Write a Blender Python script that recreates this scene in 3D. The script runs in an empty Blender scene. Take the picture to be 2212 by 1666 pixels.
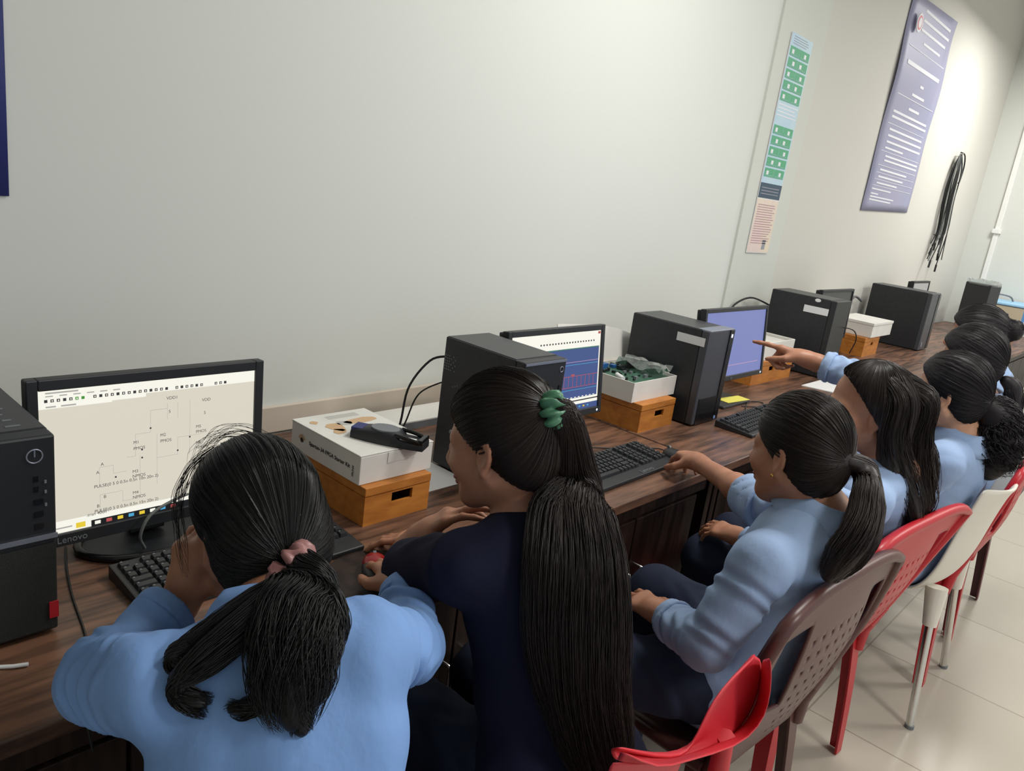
import bpy, math, random
import numpy as np
from mathutils import Matrix, Vector
C = bpy.context.scene
COL = C.collection
random.seed(7); RNG = np.random.default_rng(7)
PI = math.pi
# ------------------------------------------------------------------ camera
YAW, PITCH, ROLL, FPX = 0.8626978, 0.2623440, 0.1387004, 1676.83
def cam_axes():
    f = np.array([math.sin(YAW)*math.cos(PITCH), math.cos(YAW)*math.cos(PITCH), -math.sin(PITCH)])
    r0 = np.array([math.cos(YAW), -math.sin(YAW), 0]); u0 = np.cross(r0, f)
    return (math.cos(ROLL)*r0+math.sin(ROLL)*u0, -math.sin(ROLL)*r0+math.cos(ROLL)*u0, f)
_r, _u, _f = cam_axes()
cd = bpy.data.cameras.new('camera'); cam = bpy.data.objects.new('camera', cd); COL.objects.link(cam)
cd.sensor_fit = 'HORIZONTAL'; cd.sensor_width = 36; cd.lens = FPX/2212*36; cd.clip_start = 0.05
cam.matrix_world = Matrix(((_r[0], _u[0], -_f[0], 0), (_r[1], _u[1], -_f[1], 0), (_r[2], _u[2], -_f[2], 1.54), (0, 0, 0, 1)))
C.camera = cam
# ------------------------------------------------------------------ world, lamps, exposure
C.view_settings.view_transform = 'Standard'; C.view_settings.look = 'None'
C.view_settings.gamma = 1; C.view_settings.exposure = 0.0
C.view_settings.use_curve_mapping = False
w = bpy.data.worlds.new('world'); C.world = w; w.use_nodes = True
w.node_tree.nodes['Background'].inputs[0].default_value = (0.86, 0.93, 1.0, 1)
w.node_tree.nodes['Background'].inputs[1].default_value = 0.75
def lamp(name, loc, size, power, col=(1, 0.985, 0.95), rot=(0, 0, 0)):
    d = bpy.data.lights.new(name, 'AREA'); d.shape = 'SQUARE'; d.size = size; d.energy = power; d.color = col
    o = bpy.data.objects.new(name, d); o.location = loc; o.rotation_euler = rot; COL.objects.link(o)
for i, (x, y, s, p) in enumerate(((2.4, 0.60, .6, 36), (7.0, 0.85, .6, 44), (5.0, -1.0, .6, 46), (1.6, -1.7, .6, 46), (8.0, -1.6, .6, 36))):
    lamp('ceiling_lamp', (x, y, 3.15), s, p*1.12)
# ------------------------------------------------------------------ materials
def lin(c):
    return tuple((v/255/12.92 if v/255 <= .04045 else ((v/255+.055)/1.055)**2.4) for v in c)
def mat(name, rgb, rough=.5, metal=0, spec=.5, noise=None, bump=None, emit=None, sss=0, coat=0, alpha=1):
    m = bpy.data.materials.new(name); m.use_nodes = True; nt = m.node_tree
    b = nt.nodes['Principled BSDF']; c = lin(rgb)
    b.inputs['Base Color'].default_value = (*c, 1); b.inputs['Roughness'].default_value = rough
    b.inputs['Metallic'].default_value = metal; b.inputs['Specular IOR Level'].default_value = spec
    if coat: b.inputs['Coat Weight'].default_value = coat
    if sss:
        b.inputs['Subsurface Weight'].default_value = sss; b.inputs['Subsurface Radius'].default_value = (1, .35, .2)
        b.inputs['Subsurface Scale'].default_value = .006
    if emit is not None:
        b.inputs['Base Color'].default_value = (0.01, 0.01, 0.01, 1)
        b.inputs['Emission Color'].default_value = (*c, 1); b.inputs['Emission Strength'].default_value = emit
    tc = nt.nodes.new('ShaderNodeTexCoord')
    if noise:
        rgb2, scale, stretch = noise
        mp = nt.nodes.new('ShaderNodeMapping'); mp.inputs['Scale'].default_value = stretch
        nz = nt.nodes.new('ShaderNodeTexNoise'); nz.inputs['Scale'].default_value = scale; nz.inputs['Detail'].default_value = 6
        cr = nt.nodes.new('ShaderNodeValToRGB')
        cr.color_ramp.elements[0].position = .35; cr.color_ramp.elements[1].position = .65
        cr.color_ramp.elements[0].color = (*c, 1); cr.color_ramp.elements[1].color = (*lin(rgb2), 1)
        nt.links.new(tc.outputs['Object'], mp.inputs[0]); nt.links.new(mp.outputs[0], nz.inputs[0])
        nt.links.new(nz.outputs[0], cr.inputs[0]); nt.links.new(cr.outputs[0], b.inputs['Base Color'])
    if bump:
        scale, st, dist, stretch = bump
        mp = nt.nodes.new('ShaderNodeMapping'); mp.inputs['Scale'].default_value = stretch
        nz = nt.nodes.new('ShaderNodeTexNoise'); nz.inputs['Scale'].default_value = scale; nz.inputs['Detail'].default_value = 4
        bp = nt.nodes.new('ShaderNodeBump'); bp.inputs['Strength'].default_value = st; bp.inputs['Distance'].default_value = dist
        nt.links.new(tc.outputs['Object'], mp.inputs[0]); nt.links.new(mp.outputs[0], nz.inputs[0])
        nt.links.new(nz.outputs[0], bp.inputs['Height']); nt.links.new(bp.outputs[0], b.inputs['Normal'])
    return m
U1 = (1, 1, 1)
M = dict(
 wall=mat('wall_paint', (214, 216, 210), .75, spec=.25, bump=(40, .08, .002, U1)),
 wall2=mat('pilaster_paint', (206, 208, 200), .75, spec=.25, bump=(40, .08, .002, U1)),
 wall3=mat('wall_back_warm', (206, 204, 196), .75, spec=.25, bump=(40, .08, .002, U1)),  # slightly darker and warmer than the left part of the back wall
 cream=mat('cream_upstand', (208, 196, 180), .6, noise=((198, 186, 170), 3, U1)),
 ceil=mat('ceiling_paint', (225, 225, 220), .9),
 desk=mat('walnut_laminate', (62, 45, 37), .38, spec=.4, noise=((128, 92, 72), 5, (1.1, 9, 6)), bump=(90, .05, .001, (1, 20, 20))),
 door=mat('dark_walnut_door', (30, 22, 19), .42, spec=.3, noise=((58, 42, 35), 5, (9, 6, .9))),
 chrome=mat('chrome', (215, 215, 212), .18, 1),
 black=mat('black_plastic', (34, 36, 39), .45, bump=(400, .1, .0005, U1)),  # base raised slightly so camera haze over blacks sits in the colour
 black2=mat('black_gloss', (16, 17, 19), .25),
 case=mat('black_steel', (37, 39, 43), .5, noise=((30, 32, 36), 60, U1), bump=(500, .15, .0005, U1)),
 casetop=mat('black_steel_lit_top', (60, 62, 63), .45, bump=(500, .1, .0005, U1)),  # black steel lightened in colour for overhead light on tower tops
 bezel=mat('graphite_front', (64, 66, 72), .4),
 silver=mat('silver_trim', (150, 155, 170), .35, .6),
 grey=mat('grey_plastic', (112, 116, 120), .5),
 white=mat('white_card', (226, 224, 218), .65, noise=((218, 215, 208), 8, U1)),
 paper=mat('paper', (222, 222, 222), .7),
 wood=mat('orange_plywood', (196, 126, 50), .5, noise=((172, 104, 38), 6, (2, 6, 9)), bump=(60, .1, .001, (1, 6, 6))),
 red=mat('red_plastic', (178, 26, 38), .38, spec=.5),
 redseat=mat('bright_red_plastic', (208, 48, 60), .5, spec=.5),
 brownp=mat('brown_plastic', (84, 50, 46), .38, spec=.5),
 maroon=mat('maroon_plastic', (88, 34, 42), .4),
 whitep=mat('white_plastic', (224, 218, 205), .4),
 skin=mat('skin', (178, 126, 98), .5, sss=.12, noise=((166, 113, 87), 30, U1)),
 skin2=mat('skin_fair', (206, 156, 124), .5, sss=.12, noise=((194, 142, 111), 30, U1)),
 lips=mat('lips', (140, 74, 68), .4),
 eye=mat('eye_white', (215, 210, 205), .2), iris=mat('iris', (25, 15, 12), .1),
 hair=mat('black_hair', (21, 20, 21), .42, spec=.4),  # black lifted a little, haze put into the hair colour
 hairb=mat('dark_brown_hair', (40, 31, 28), .42, spec=.4),
 hairc=mat('curly_black_hair', (30, 26, 28), .5, spec=.3),
 shirt=mat('blue_shirt', (124, 160, 214), .8, spec=.2, bump=(17, .55, .008, (1, 1, .55))),
 shirt2=mat('light_blue_shirt', (152, 174, 208), .8, spec=.2, bump=(17, .55, .008, (1, 1, .55))),
 navy=mat('navy_jersey', (26, 28, 48), .9, spec=.2, bump=(15, .5, .008, (1, 1, .55))),
 trouser=mat('navy_trousers', (38, 44, 62), .85, spec=.2, bump=(14, .5, .008, (1, 1, .5))),
 shoe=mat('dark_shoe', (24, 22, 22), .5),
 pink=mat('pink_satin', (168, 120, 118), .4, noise=((130, 84, 84), 40, U1)),
 green=mat('green_satin', (90, 146, 112), .4, noise=((66, 116, 88), 40, U1)),
 gold=mat('gold', (220, 170, 90), .25, 1),
 pcb=mat('circuit_board', (52, 92, 72), .45, noise=((70, 104, 88), 90, U1)),
 chip=mat('chip_black', (34, 38, 38), .4), blueconn=mat('blue_connector', (40, 92, 150), .4),
 bag=mat('clear_bag', (200, 206, 204), .2, alpha=1),
 yellow=mat('yellow_note', (226, 216, 96), .7),
 redtag=mat('red_tag', (190, 30, 44), .5), redm=mat('mouse_red', (150, 20, 24), .2),
 navyposter=mat('navy_poster', (36, 44, 104), .5),
 pblue=mat('violet_blue_poster', (150, 152, 182), .5, noise=((158, 156, 180), 2, U1)),
 pink2=mat('poster_pink', (222, 200, 198), .6, noise=((226, 214, 190), 2, (6, 6, 1))),
 pcyan=mat('poster_pale_blue', (190, 214, 222), .6, noise=((176, 202, 222), 3, U1)),
 pgreen=mat('poster_green', (84, 166, 124), .6), pnavy=mat('poster_dark_blue', (56, 78, 98), .6),
 pwhite=mat('print_white', (226, 226, 232), .6), pgrey=mat('print_grey', (150, 150, 158), .6),
 pmaroon=mat('print_maroon', (180, 140, 150), .6),
 ink=mat('ink', (58, 56, 52), .7), tan=mat('tan_print', (206, 170, 130), .6), greyprint=mat('grey_print', (186, 184, 180), .6),
 lightblue=mat('light_blue_paint', (150, 194, 226), .5), blue=mat('blue_paint', (84, 138, 196), .5), beige=mat('beige_panel', (178, 166, 142), .6),
 cable=mat('black_cable', (22, 23, 24), .5), gcable=mat('grey_cable', (90, 94, 92), .6),
 whitepaint=mat('white_conduit', (236, 236, 232), .5),
 s_bg=mat('screen_grey', (224, 218, 202), emit=.92), s_white=mat('screen_white', (252, 250, 238), emit=.95),
 s_dark=mat('screen_dark', (30, 34, 40), emit=.35), s_ink=mat('screen_ink', (70, 70, 72), emit=.5),
 s_line=mat('screen_line', (196, 194, 188), emit=.72), s_blue=mat('screen_blue', (62, 84, 140), emit=.9),
 s_viol=mat('screen_violet', (122, 132, 190), emit=.92), s_red=mat('screen_red', (190, 84, 84), emit=.9),
 s_cyan=mat('screen_cyan', (80, 170, 215), emit=.9), s_green=mat('screen_green', (70, 160, 60), emit=.8),
 s_yell=mat('screen_yellow', (240, 210, 60), emit=.9), s_pink=mat('screen_pink', (196, 156, 190), emit=.9),
 s_off=mat('screen_off', (52, 56, 58), .3), led=mat('led_white', (235, 240, 255), emit=1.2), bluelogo=mat('blue_logo', (120, 150, 200), .4),
)
def floor_material():
    m = bpy.data.materials.new('beige_floor_tile'); m.use_nodes = True; nt = m.node_tree; b = nt.nodes['Principled BSDF']
    tc = nt.nodes.new('ShaderNodeTexCoord'); br = nt.nodes.new('ShaderNodeTexBrick'); br.offset = 0
    br.inputs['Scale'].default_value = 1; br.inputs['Brick Width'].default_value = .6; br.inputs['Row Height'].default_value = .6
    br.inputs['Mortar Size'].default_value = .003
    br.inputs['Color1'].default_value = (*lin((186, 178, 164)), 1); br.inputs['Color2'].default_value = (*lin((180, 172, 158)), 1)
    br.inputs['Mortar'].default_value = (*lin((150, 140, 126)), 1)
    nt.links.new(tc.outputs['Object'], br.inputs[0]); nt.links.new(br.outputs[0], b.inputs['Base Color'])
    b.inputs['Roughness'].default_value = .22; b.inputs['Specular IOR Level'].default_value = .5
    return m
M['floor'] = floor_material()
# ------------------------------------------------------------------ object helpers
def tag(o, label=None, cat=None, group=None, kind=None):
    if label: o['label'] = label
    if cat: o['category'] = cat
    if group: o['group'] = group
    if kind: o['kind'] = kind
    return o
def thing(name, label, cat, loc=(0, 0, 0), rotz=0, group=None):
    o = bpy.data.objects.new(name, None); o.location = loc; o.rotation_euler = (0, 0, rotz)
    o.empty_display_size = .05; COL.objects.link(o); return tag(o, label, cat, group)
class MB:
    """collects boxes, tubes, prisms and grids; .obj() links them as one mesh object"""
    def __init__(s): s.v = []; s.f = []; s.mi = []; s.mats = []; s.sm = []
    def _m(s, m):
        if m not in s.mats: s.mats.append(m)
        return s.mats.index(m)
    def add(s, v, f, m, smooth=False):
        n = len(s.v); k = s._m(m); s.v += [tuple(p) for p in v]
        for q in f: s.f.append(tuple(i+n for i in q)); s.mi.append(k); s.sm.append(smooth)
        return s
    def box(s, lo, hi, m, R=None, c=None):
        (a, b, cc), (d, e, g) = lo, hi
        v = [(x, y, z) for z in (cc, g) for y in (b, e) for x in (a, d)]
        if R is not None:
            c = Vector(c) if c is not None else Vector(((a+d)/2, (b+e)/2, (cc+g)/2)); v = [c + R @ (Vector(p)-c) for p in v]
        return s.add(v, [(0, 2, 3, 1), (4, 5, 7, 6), (0, 1, 5, 4), (2, 6, 7, 3), (0, 4, 6, 2), (1, 3, 7, 5)], m)
    def tube(s, pts, r, m, seg=8, cap=True):
        pts = [Vector(p) for p in pts]; n = len(pts); rs = r if isinstance(r, (list, tuple)) else [r]*n; v = []; f = []
        up = None
        for i, p in enumerate(pts):
            t = (pts[min(i+1, n-1)]-pts[max(i-1, 0)]).normalized()
            if up is None: up = Vector((0, 0, 1)) if abs(t.z) < .9 else Vector((1, 0, 0))
            a = t.cross(up); a = a.normalized() if a.length > 1e-5 else Vector((1, 0, 0)); b = a.cross(t).normalized(); up = b
            for k in range(seg):
                th = 2*PI*k/seg; v.append(p + rs[i]*(math.cos(th)*a+math.sin(th)*b))
        for i in range(n-1):
            for k in range(seg): f.append((i*seg+k, i*seg+(k+1) % seg, (i+1)*seg+(k+1) % seg, (i+1)*seg+k))
        s.add(v, f, m, True)
        if cap: s.add(v[:seg], [tuple(range(seg))], m); s.add(v[-seg:], [tuple(reversed(range(seg)))], m)
        return s
    def prism(s, poly, d, m):
        """polygon of 3-D points extruded along vector d"""
        n = len(poly); P = [Vector(p) for p in poly]; d = Vector(d); v = P+[p+d for p in P]
        return s.add(v, [tuple(range(n)), tuple(reversed(range(n, 2*n)))]+[(i, i+n, (i+1) % n+n, (i+1) % n) for i in range(n)], m)
    def disc(s, c, r, h, m, seg=32, ax=2, rx=None):
        c = Vector(c); poly = []
        for k in range(seg):
            a, b = (rx or r)*math.cos(2*PI*k/seg), r*math.sin(2*PI*k/seg)
            poly.append(c+Vector({2: (a, b, 0), 1: (a, 0, b), 0: (0, a, b)}[ax]))
        return s.prism(poly, {2: (0, 0, h), 1: (0, h, 0), 0: (h, 0, 0)}[ax], m)
    def grid(s, P, m, smooth=True, keep=None):
        nu, nv = len(P), len(P[0]); v = [p for row in P for p in row]
        f = [(i*nv+j, (i+1)*nv+j, (i+1)*nv+j+1, i*nv+j+1) for i in range(nu-1) for j in range(nv-1) if keep is None or keep(i, j)]
        return s.add(v, f, m, smooth)
    def ball(s, c, r, m, seg=14, rings=8, R=None):
        rr = r if isinstance(r, (list, tuple)) else (r, r, r); c = Vector(c); P = []
        for i in range(rings+1):
            th = PI*i/rings; row = []
            for k in range(seg+1):
                ph = 2*PI*k/seg; q = Vector((rr[0]*math.sin(th)*math.cos(ph), rr[1]*math.sin(th)*math.sin(ph), rr[2]*math.cos(th)))
                row.append(c+(R @ q if R is not None else q))
            P.append(row)
        return s.grid(P, m)
    def obj(s, name, parent=None, bevel=0, solid=0, subs=0, weld=False):
        me = bpy.data.meshes.new(name); me.from_pydata(s.v, [], s.f)
        for m in s.mats: me.materials.append(m)
        me.polygons.foreach_set('material_index', s.mi); me.polygons.foreach_set('use_smooth', s.sm); me.update()
        o = bpy.data.objects.new(name, me); COL.objects.link(o)
        if parent is not None: o.parent = parent
        if weld: wd = o.modifiers.new('weld', 'WELD'); wd.merge_threshold = .0003
        if solid: sd = o.modifiers.new('solid', 'SOLIDIFY'); sd.thickness = solid; sd.offset = 0
        if bevel:
            bv = o.modifiers.new('bevel', 'BEVEL'); bv.width = bevel; bv.segments = 2; bv.limit_method = 'ANGLE'; bv.angle_limit = .6
        if subs: sb = o.modifiers.new('sub', 'SUBSURF'); sb.levels = subs; sb.render_levels = subs
        return o
def copy_tree(o, parent=None):
    c = o.copy(); COL.objects.link(c); c.parent = parent
    for ch in list(o.children): copy_tree(ch, c)
    return c
def text(name, body, size, m, parent, o, x, y, depth=.0004, align='LEFT'):
    """flat lettering: o origin, x writing direction, y up direction"""
    cu = bpy.data.curves.new(name, 'FONT'); cu.body = body; cu.size = size; cu.extrude = depth; cu.align_x = align
    t = bpy.data.objects.new(name+'_curve', cu); COL.objects.link(t)
    dg = bpy.context.evaluated_depsgraph_get(); me = bpy.data.meshes.new_from_object(t.evaluated_get(dg))
    bpy.data.objects.remove(t); me.name = name
    x = Vector(x).normalized(); y = Vector(y).normalized(); z = x.cross(y); o = Vector(o)
    me.transform(Matrix(((x.x, y.x, z.x, o.x), (x.y, y.y, z.y, o.y), (x.z, y.z, z.z, o.z), (0, 0, 0, 1))))
    me.materials.clear(); me.materials.append(m)
    ob = bpy.data.objects.new(name, me); COL.objects.link(ob); ob.parent = parent; return ob
def spline(pts, n=24):
    """Catmull-Rom through points"""
    P = np.array(pts, float); m = len(P); out = []
    for t in np.linspace(0, m-1.000001, n):
        i = int(t); u = t-i; p0, p1, p2, p3 = P[max(i-1, 0)], P[i], P[min(i+1, m-1)], P[min(i+2, m-1)]
        out.append(.5*((2*p1)+(-p0+p2)*u+(2*p0-5*p1+4*p2-p3)*u*u+(-p0+3*p1-3*p2+p3)*u**3))
    return np.array(out)
def cable(name, label, pts, r, m, n=30, cat='cable'):
    return tag(MB().tube(spline(pts, n), r, m, 6).obj(name), label, cat)
#@@SETTING
# ------------------------------------------------------------------ setting
WY = 1.85; XE = 8.4
def struct(name, mb, **k): return tag(mb.obj(name, **k), kind='structure')
struct('floor', MB().box((-3, -4.5, -.1), (XE+.2, WY+.2, 0), M['floor']))
struct('ceiling', MB().box((-3, -4.5, 3.6), (XE+.2, WY+.2, 3.7), M['ceil']))
struct('wall_back', MB().box((-3, WY, 0), (3.72, WY+.2, 3.6), M['wall']).box((4.25, WY, 0), (XE+.2, WY+.2, 3.6), M['wall3']))
struct('trim_1', MB().box((3.72, WY-.012, 0), (4.25, WY+.2, 3.6), M['wall2']))
struct('wall_right', MB().box((XE, -4.5, 0), (XE+.2, WY, 3.6), M['wall']))
struct('wall_left', MB().box((-3.2, -4.5, 0), (-3, WY+.2, 3.6), M['wall']))
struct('trim_2', MB().box((-1.5, WY-.014, .752), (3.70, WY-.0005, .83), M['cream']), bevel=.003)
for (x, z) in ((1.52, 2.30), (1.68, 2.20)):
    tag(MB().disc((x, WY-.006, z), .006, .0055, M['gcable'], 10, 1).obj('nail'),
        'small grey nail in the bare wall, the %s one of the two' % ('upper left' if z > 2.25 else 'lower right'), 'nail', 'nails in the bare wall')
cn = MB().box((XE-.03, 1.60, .76), (XE-.0005, 1.64, 3.59), M['whitepaint']).box((XE-.05, 1.585, 1.62), (XE-.0005, 1.655, 1.66), M['whitepaint'])
tag(cn.obj('conduit', bevel=.004), 'white cable conduit running up the far end wall', 'conduit')
# ------------------------------------------------------------------ desks
DZ = .75; DF = .985
def desk(x0, x1, label, doors):
    t = thing('computer_desk', label, 'desk', ((x0+x1)/2, 1.4, 0), 0, 'row of walnut computer desks'); ox, oy = (x0+x1)/2, 1.4
    L = lambda p: (p[0]-ox, p[1]-oy, p[2])
    B = lambda mb, a, b, m: mb.box(L(a), L(b), m)
    B(MB(), (x0, DF, DZ-.028), (x1, WY-.016, DZ), M['desk']).obj('tabletop', t, bevel=.003)
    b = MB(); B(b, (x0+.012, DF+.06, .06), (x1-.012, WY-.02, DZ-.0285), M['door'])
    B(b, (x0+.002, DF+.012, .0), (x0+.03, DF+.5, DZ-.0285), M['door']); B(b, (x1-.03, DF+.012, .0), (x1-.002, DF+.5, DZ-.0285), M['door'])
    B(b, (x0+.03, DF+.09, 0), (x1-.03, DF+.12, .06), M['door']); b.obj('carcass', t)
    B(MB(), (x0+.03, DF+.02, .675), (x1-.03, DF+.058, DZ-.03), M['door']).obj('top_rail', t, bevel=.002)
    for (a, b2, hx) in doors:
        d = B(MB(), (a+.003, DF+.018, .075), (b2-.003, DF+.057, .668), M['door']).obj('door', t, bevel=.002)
        h = [L((hx, DF+.02, .52)), L((hx, DF-.012, .52)), L((hx, DF-.016, .516)), L((hx, DF-.016, .30)), L((hx, DF-.012, .296)), L((hx, DF+.02, .296))]
        tag(MB().tube(h, .0045, M['chrome'], 10).obj('handle', d), 'chrome bar handle')
W = .342
def doors(x, n):
    out = []
    for i in range(n): a = x+i*2*W; out += [(a, a+W, a+W-.036), (a+W, a+2*W, a+W+.036)]
    return out
desk(-1.3, 2.205, 'nearest walnut desk, under the screen with the circuit diagram', doors(-1.28, 1)+doors(-.58, 1)+doors(.07, 3))
desk(2.215, 5.30, 'middle walnut desk, under the monitor with the plain violet screen', doors(2.27, 4))
desk(5.31, 8.38, 'farthest walnut desk, under the blue instrument at the end wall', doors(5.4, 4))
#@@OBJECTS
# ------------------------------------------------------------------ posters and wall cables
def poster_navy():
    t = thing('poster', 'dark navy poster cut off by the left edge of the photo', 'poster', (.15, WY, 1.9))
    MB().grid([[(-.6+.963*i/6, -.004-.012*math.sin(i*.9)**2*(j/6), -.55+1.5*j/6+.012*(i/6)) for j in range(7)] for i in range(7)], M['navyposter']).obj('sheet', t, solid=.002)
poster_navy()
def poster_strip():
    t = thing('poster', 'tall narrow poster with two green grids and a pink foot, on the pilaster', 'poster', (3.97, WY-.014, 0))
    x0, x1 = -.128, .128; z0, z1 = 1.318, 2.385; H = z1-z0
    MB().box((x0, -.004, z0), (x1, -.0005, z1), M['paper']).obj('sheet', t)
    fr = lambda a, b, m, n: MB().box((x0+.002, -.0052, z1-b*H), (x1-.002, -.004, z1-a*H), m).obj(n, t)
    fr(0, .665, M['pcyan'], 'pale_blue_field'); fr(.665, .735, M['pnavy'], 'dark_band'); fr(.74, .995, M['pink2'], 'pink_field')
    for blk in (.055, .40):
        g = MB(); w = MB()
        for r in range(5):
            for c in range(2):
                a = z1-(blk+r*.049)*H; xa = x0+.012+c*.117
                g.box((xa, -.0062, a-.040*H), (xa+.112, -.0052, a), M['pgreen'])
                w.box((xa+.02+.03*((r+c) % 2), -.0068, a-.03*H), (xa+.045+.03*((r+c) % 2), -.0062, a-.012*H), M['pwhite'])
                for k in range(3): w.box((xa+.008, -.0068, a-.036*H+k*.002), (xa+.1, -.0062, a-.0355*H+k*.002), M['pcyan'])
        g.obj('green_grid', t); w.obj('grid_print', t)
    def put(nm): nonlocal p; p.obj(nm, t); p = MB()
    p = MB()
    for k in range(17): p.box((x0+.02, -.0058, z1-(.765+k*.0115)*H-.004), (x1-.02-.05*random.random(), -.0052, z1-(.765+k*.0115)*H), M['pmaroon'])
    put('pink_lettering')
    for k in range(4): p.box((x0+.03, -.0058, z1-(.01+k*.01)*H-.003), (x1-.03-.04*random.random(), -.0052, z1-(.01+k*.01)*H), M['pgrey'])
    put('heading_lettering')
    for k in range(4): p.box((x0+.01, -.0058, z1-(.305+k*.016)*H-.005), (x1-.01-.04*random.random(), -.0052, z1-(.305+k*.016)*H), M['pwhite'])
    put('middle_lettering')
    for k in range(3): p.box((x0+.02, -.0058, z1-(.685+k*.014)*H-.004), (x1-.03, -.0052, z1-(.685+k*.014)*H), M['pgrey'])
    put('band_lettering')
    MB().box((x0+.16, -.0058, z0+.02), (x0+.2, -.0052, z0+.07), M['pgrey']).obj('stamp', t)
poster_strip()
def poster_big():
    t = thing('poster', 'large violet-blue poster with white lines of text, beside the hanging cables', 'poster', (5.88, WY, 0))
    n = 24; sx = lambda u: -.49+.98*u
    P = [[(sx(i/8), -.006-.02*(.5+.5*math.sin(j*.5+.3))*(j/n), 1.625+.04*(i/8)+1.42*j/n*.93) for j in range(n+1)] for i in range(9)]
    MB().grid(P, M['pblue']).obj('sheet', t, solid=.002)
    b = MB(); y = -.0335
    def ys(z):
        j = max(0, (z-1.645)/(1.42*.93)*n); return -.0085-.02*(.5+.5*math.sin(j*.5+.3))*(j/n)
    def bar(z, a, c, h, m=M['pwhite']):
        h *= .75; b.add([(sx(a), ys(z-h), z-h), (sx(c), ys(z-h), z-h), (sx(c), ys(z), z), (sx(a), ys(z), z)], [(0, 1, 2, 3)], m)
    rows = [(2.76, .3, .9, .022), (2.71, .3, .92, .022), (2.66, .3, .88, .022), (2.60, .4, .8, .02), (2.545, .12, .95, .006), (2.47, .15, .9, .034), (2.38, .52, .60, .022),
            (2.32, .40, .68, .022), (2.285, .12, .95, .006), (2.24, .42, .66, .022), (2.195, .14, .90, .02), (2.165, .14, .92, .02), (2.12, .10, .92, .005), (2.095, .16, .90, .018),
            (2.06, .16, .92, .018), (2.025, .16, .93, .018), (1.99, .16, .55, .016), (1.965, .10, .95, .005), (1.945, .20, .94, .016), (1.92, .20, .94, .016), (1.885, .1, .95, .005),
            (1.865, .16, .75, .016), (1.842, .10, .95, .004), (1.825, .16, .7, .016), (1.804, .10, .95, .004), (1.788, .16, .6, .014), (1.768, .1, .95, .004)]
    for zz, a, c, h in rows: bar(1.80+(zz-1.768)*1.12, a, c, h)
    b.obj('body_lettering', t); b = MB()
    for zz, a, c in ((1.775, .1, .5), (1.745, .1, .25), (1.725, .1, .6), (1.705, .1, .55)): bar(zz+.005, a, c, .012)
    b.obj('foot_lettering', t)
    s = MB().disc((sx(.16), y, 2.80), .055, .004, M['pwhite'], 24, 1).disc((sx(.16), y-.001, 2.80), .042, .004, M['redtag'], 24, 1).disc((sx(.16), y-.002, 2.80), .03, .004, M['pwhite'], 24, 1)
    s.obj('round_seal', t)
poster_big()
def wall_cables():
    t = thing('cable_bundle', 'bundle of black cables hanging from a hook on the far wall', 'cable', (7.25, WY, 2.17))
    MB().tube([(0, 0, .0), (0, -.05, 0), (0, -.06, .03)], .005, M['chrome'], 8).obj('hook', t)
    b = MB(); g = MB()
    for i in range(22):
        x = random.uniform(-.09, .11); l = random.uniform(.62, .88); y = -.02-random.random()*.05
        k = random.uniform(.01, .05)
        pts = [(x*.3, -.045, .02-.01*random.random()), (x, y, -.12), (x*1.1+random.uniform(-.03, .03), y, -.35), (x+k, y-.01, -.6), (x*1.6+random.uniform(-.06, .08), y, -l)]
        (g if i % 3 == 0 else b).tube(spline(pts, 14), .0045, M['gcable'] if i % 3 == 0 else M['cable'], 5)
        if i % 4 == 0: e = pts[-1]; b.tube([e, (e[0]+random.uniform(-.03, .03), e[1], e[2]-.06)], .008, M['cable'], 6)
    b.tube(spline([(0, -.04, .03), (.09, -.05, .02), (.16, -.05, -.06), (.15, -.05, -.18), (.12, -.05, -.2)], 16), .006, M['cable'], 6)
    b.obj('dark_cables', t); g.obj('grey_cables', t)
wall_cables()
# ------------------------------------------------------------------ computer towers
def tower(x0, x1, y0, y1, h, label, style):
    cx, cy = (x0+x1)/2, (y0+y1)/2; t = thing('computer_tower', label, 'computer', (cx, cy, DZ), 0, 'black desktop computer towers')
    a, b, f, k = x0-cx, x1-cx, y0-cy, y1-cy
    MB().box((a, f+.03, .006), (b, k, h), M['case']).obj('case', t, bevel=.003)
    MB().box((a+.004, f+.034, h), (b-.004, k-.004, h+.0015), M['casetop']).obj('top_panel', t)
    fm = M['black'] if style != 'slab' else M['bezel']
    MB().box((a, f, .006), (b, f+.0295, h), fm).obj('front_panel', t, bevel=.004)
    MB().box((a+.01, f+.03, 0), (a+.03, k-.03, .006), M['black']).box((b-.03, f+.03, 0), (b-.01, k-.03, .006), M['black']).obj('foot', t)
    r = MB().box((a+.02, k, .03), (b-.02, k+.004, h-.03), M['grey'])
    for i in range(5): r.box((a+.03, k+.004, .05+i*.022), (b-.06, k+.006, .058+i*.022), M['black'])
    r.obj('rear_plate', t)
    return t, a, b, f, k
def ring(mb, c, r, wd, m, ax=1):
    pts = []
    for i in range(25):
        q = 2*PI*i/24; pts.append((c[0]+r*math.cos(q), c[1], c[2]+r*math.sin(q)))
    mb.tube(pts, wd, m, 6, False)
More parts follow.
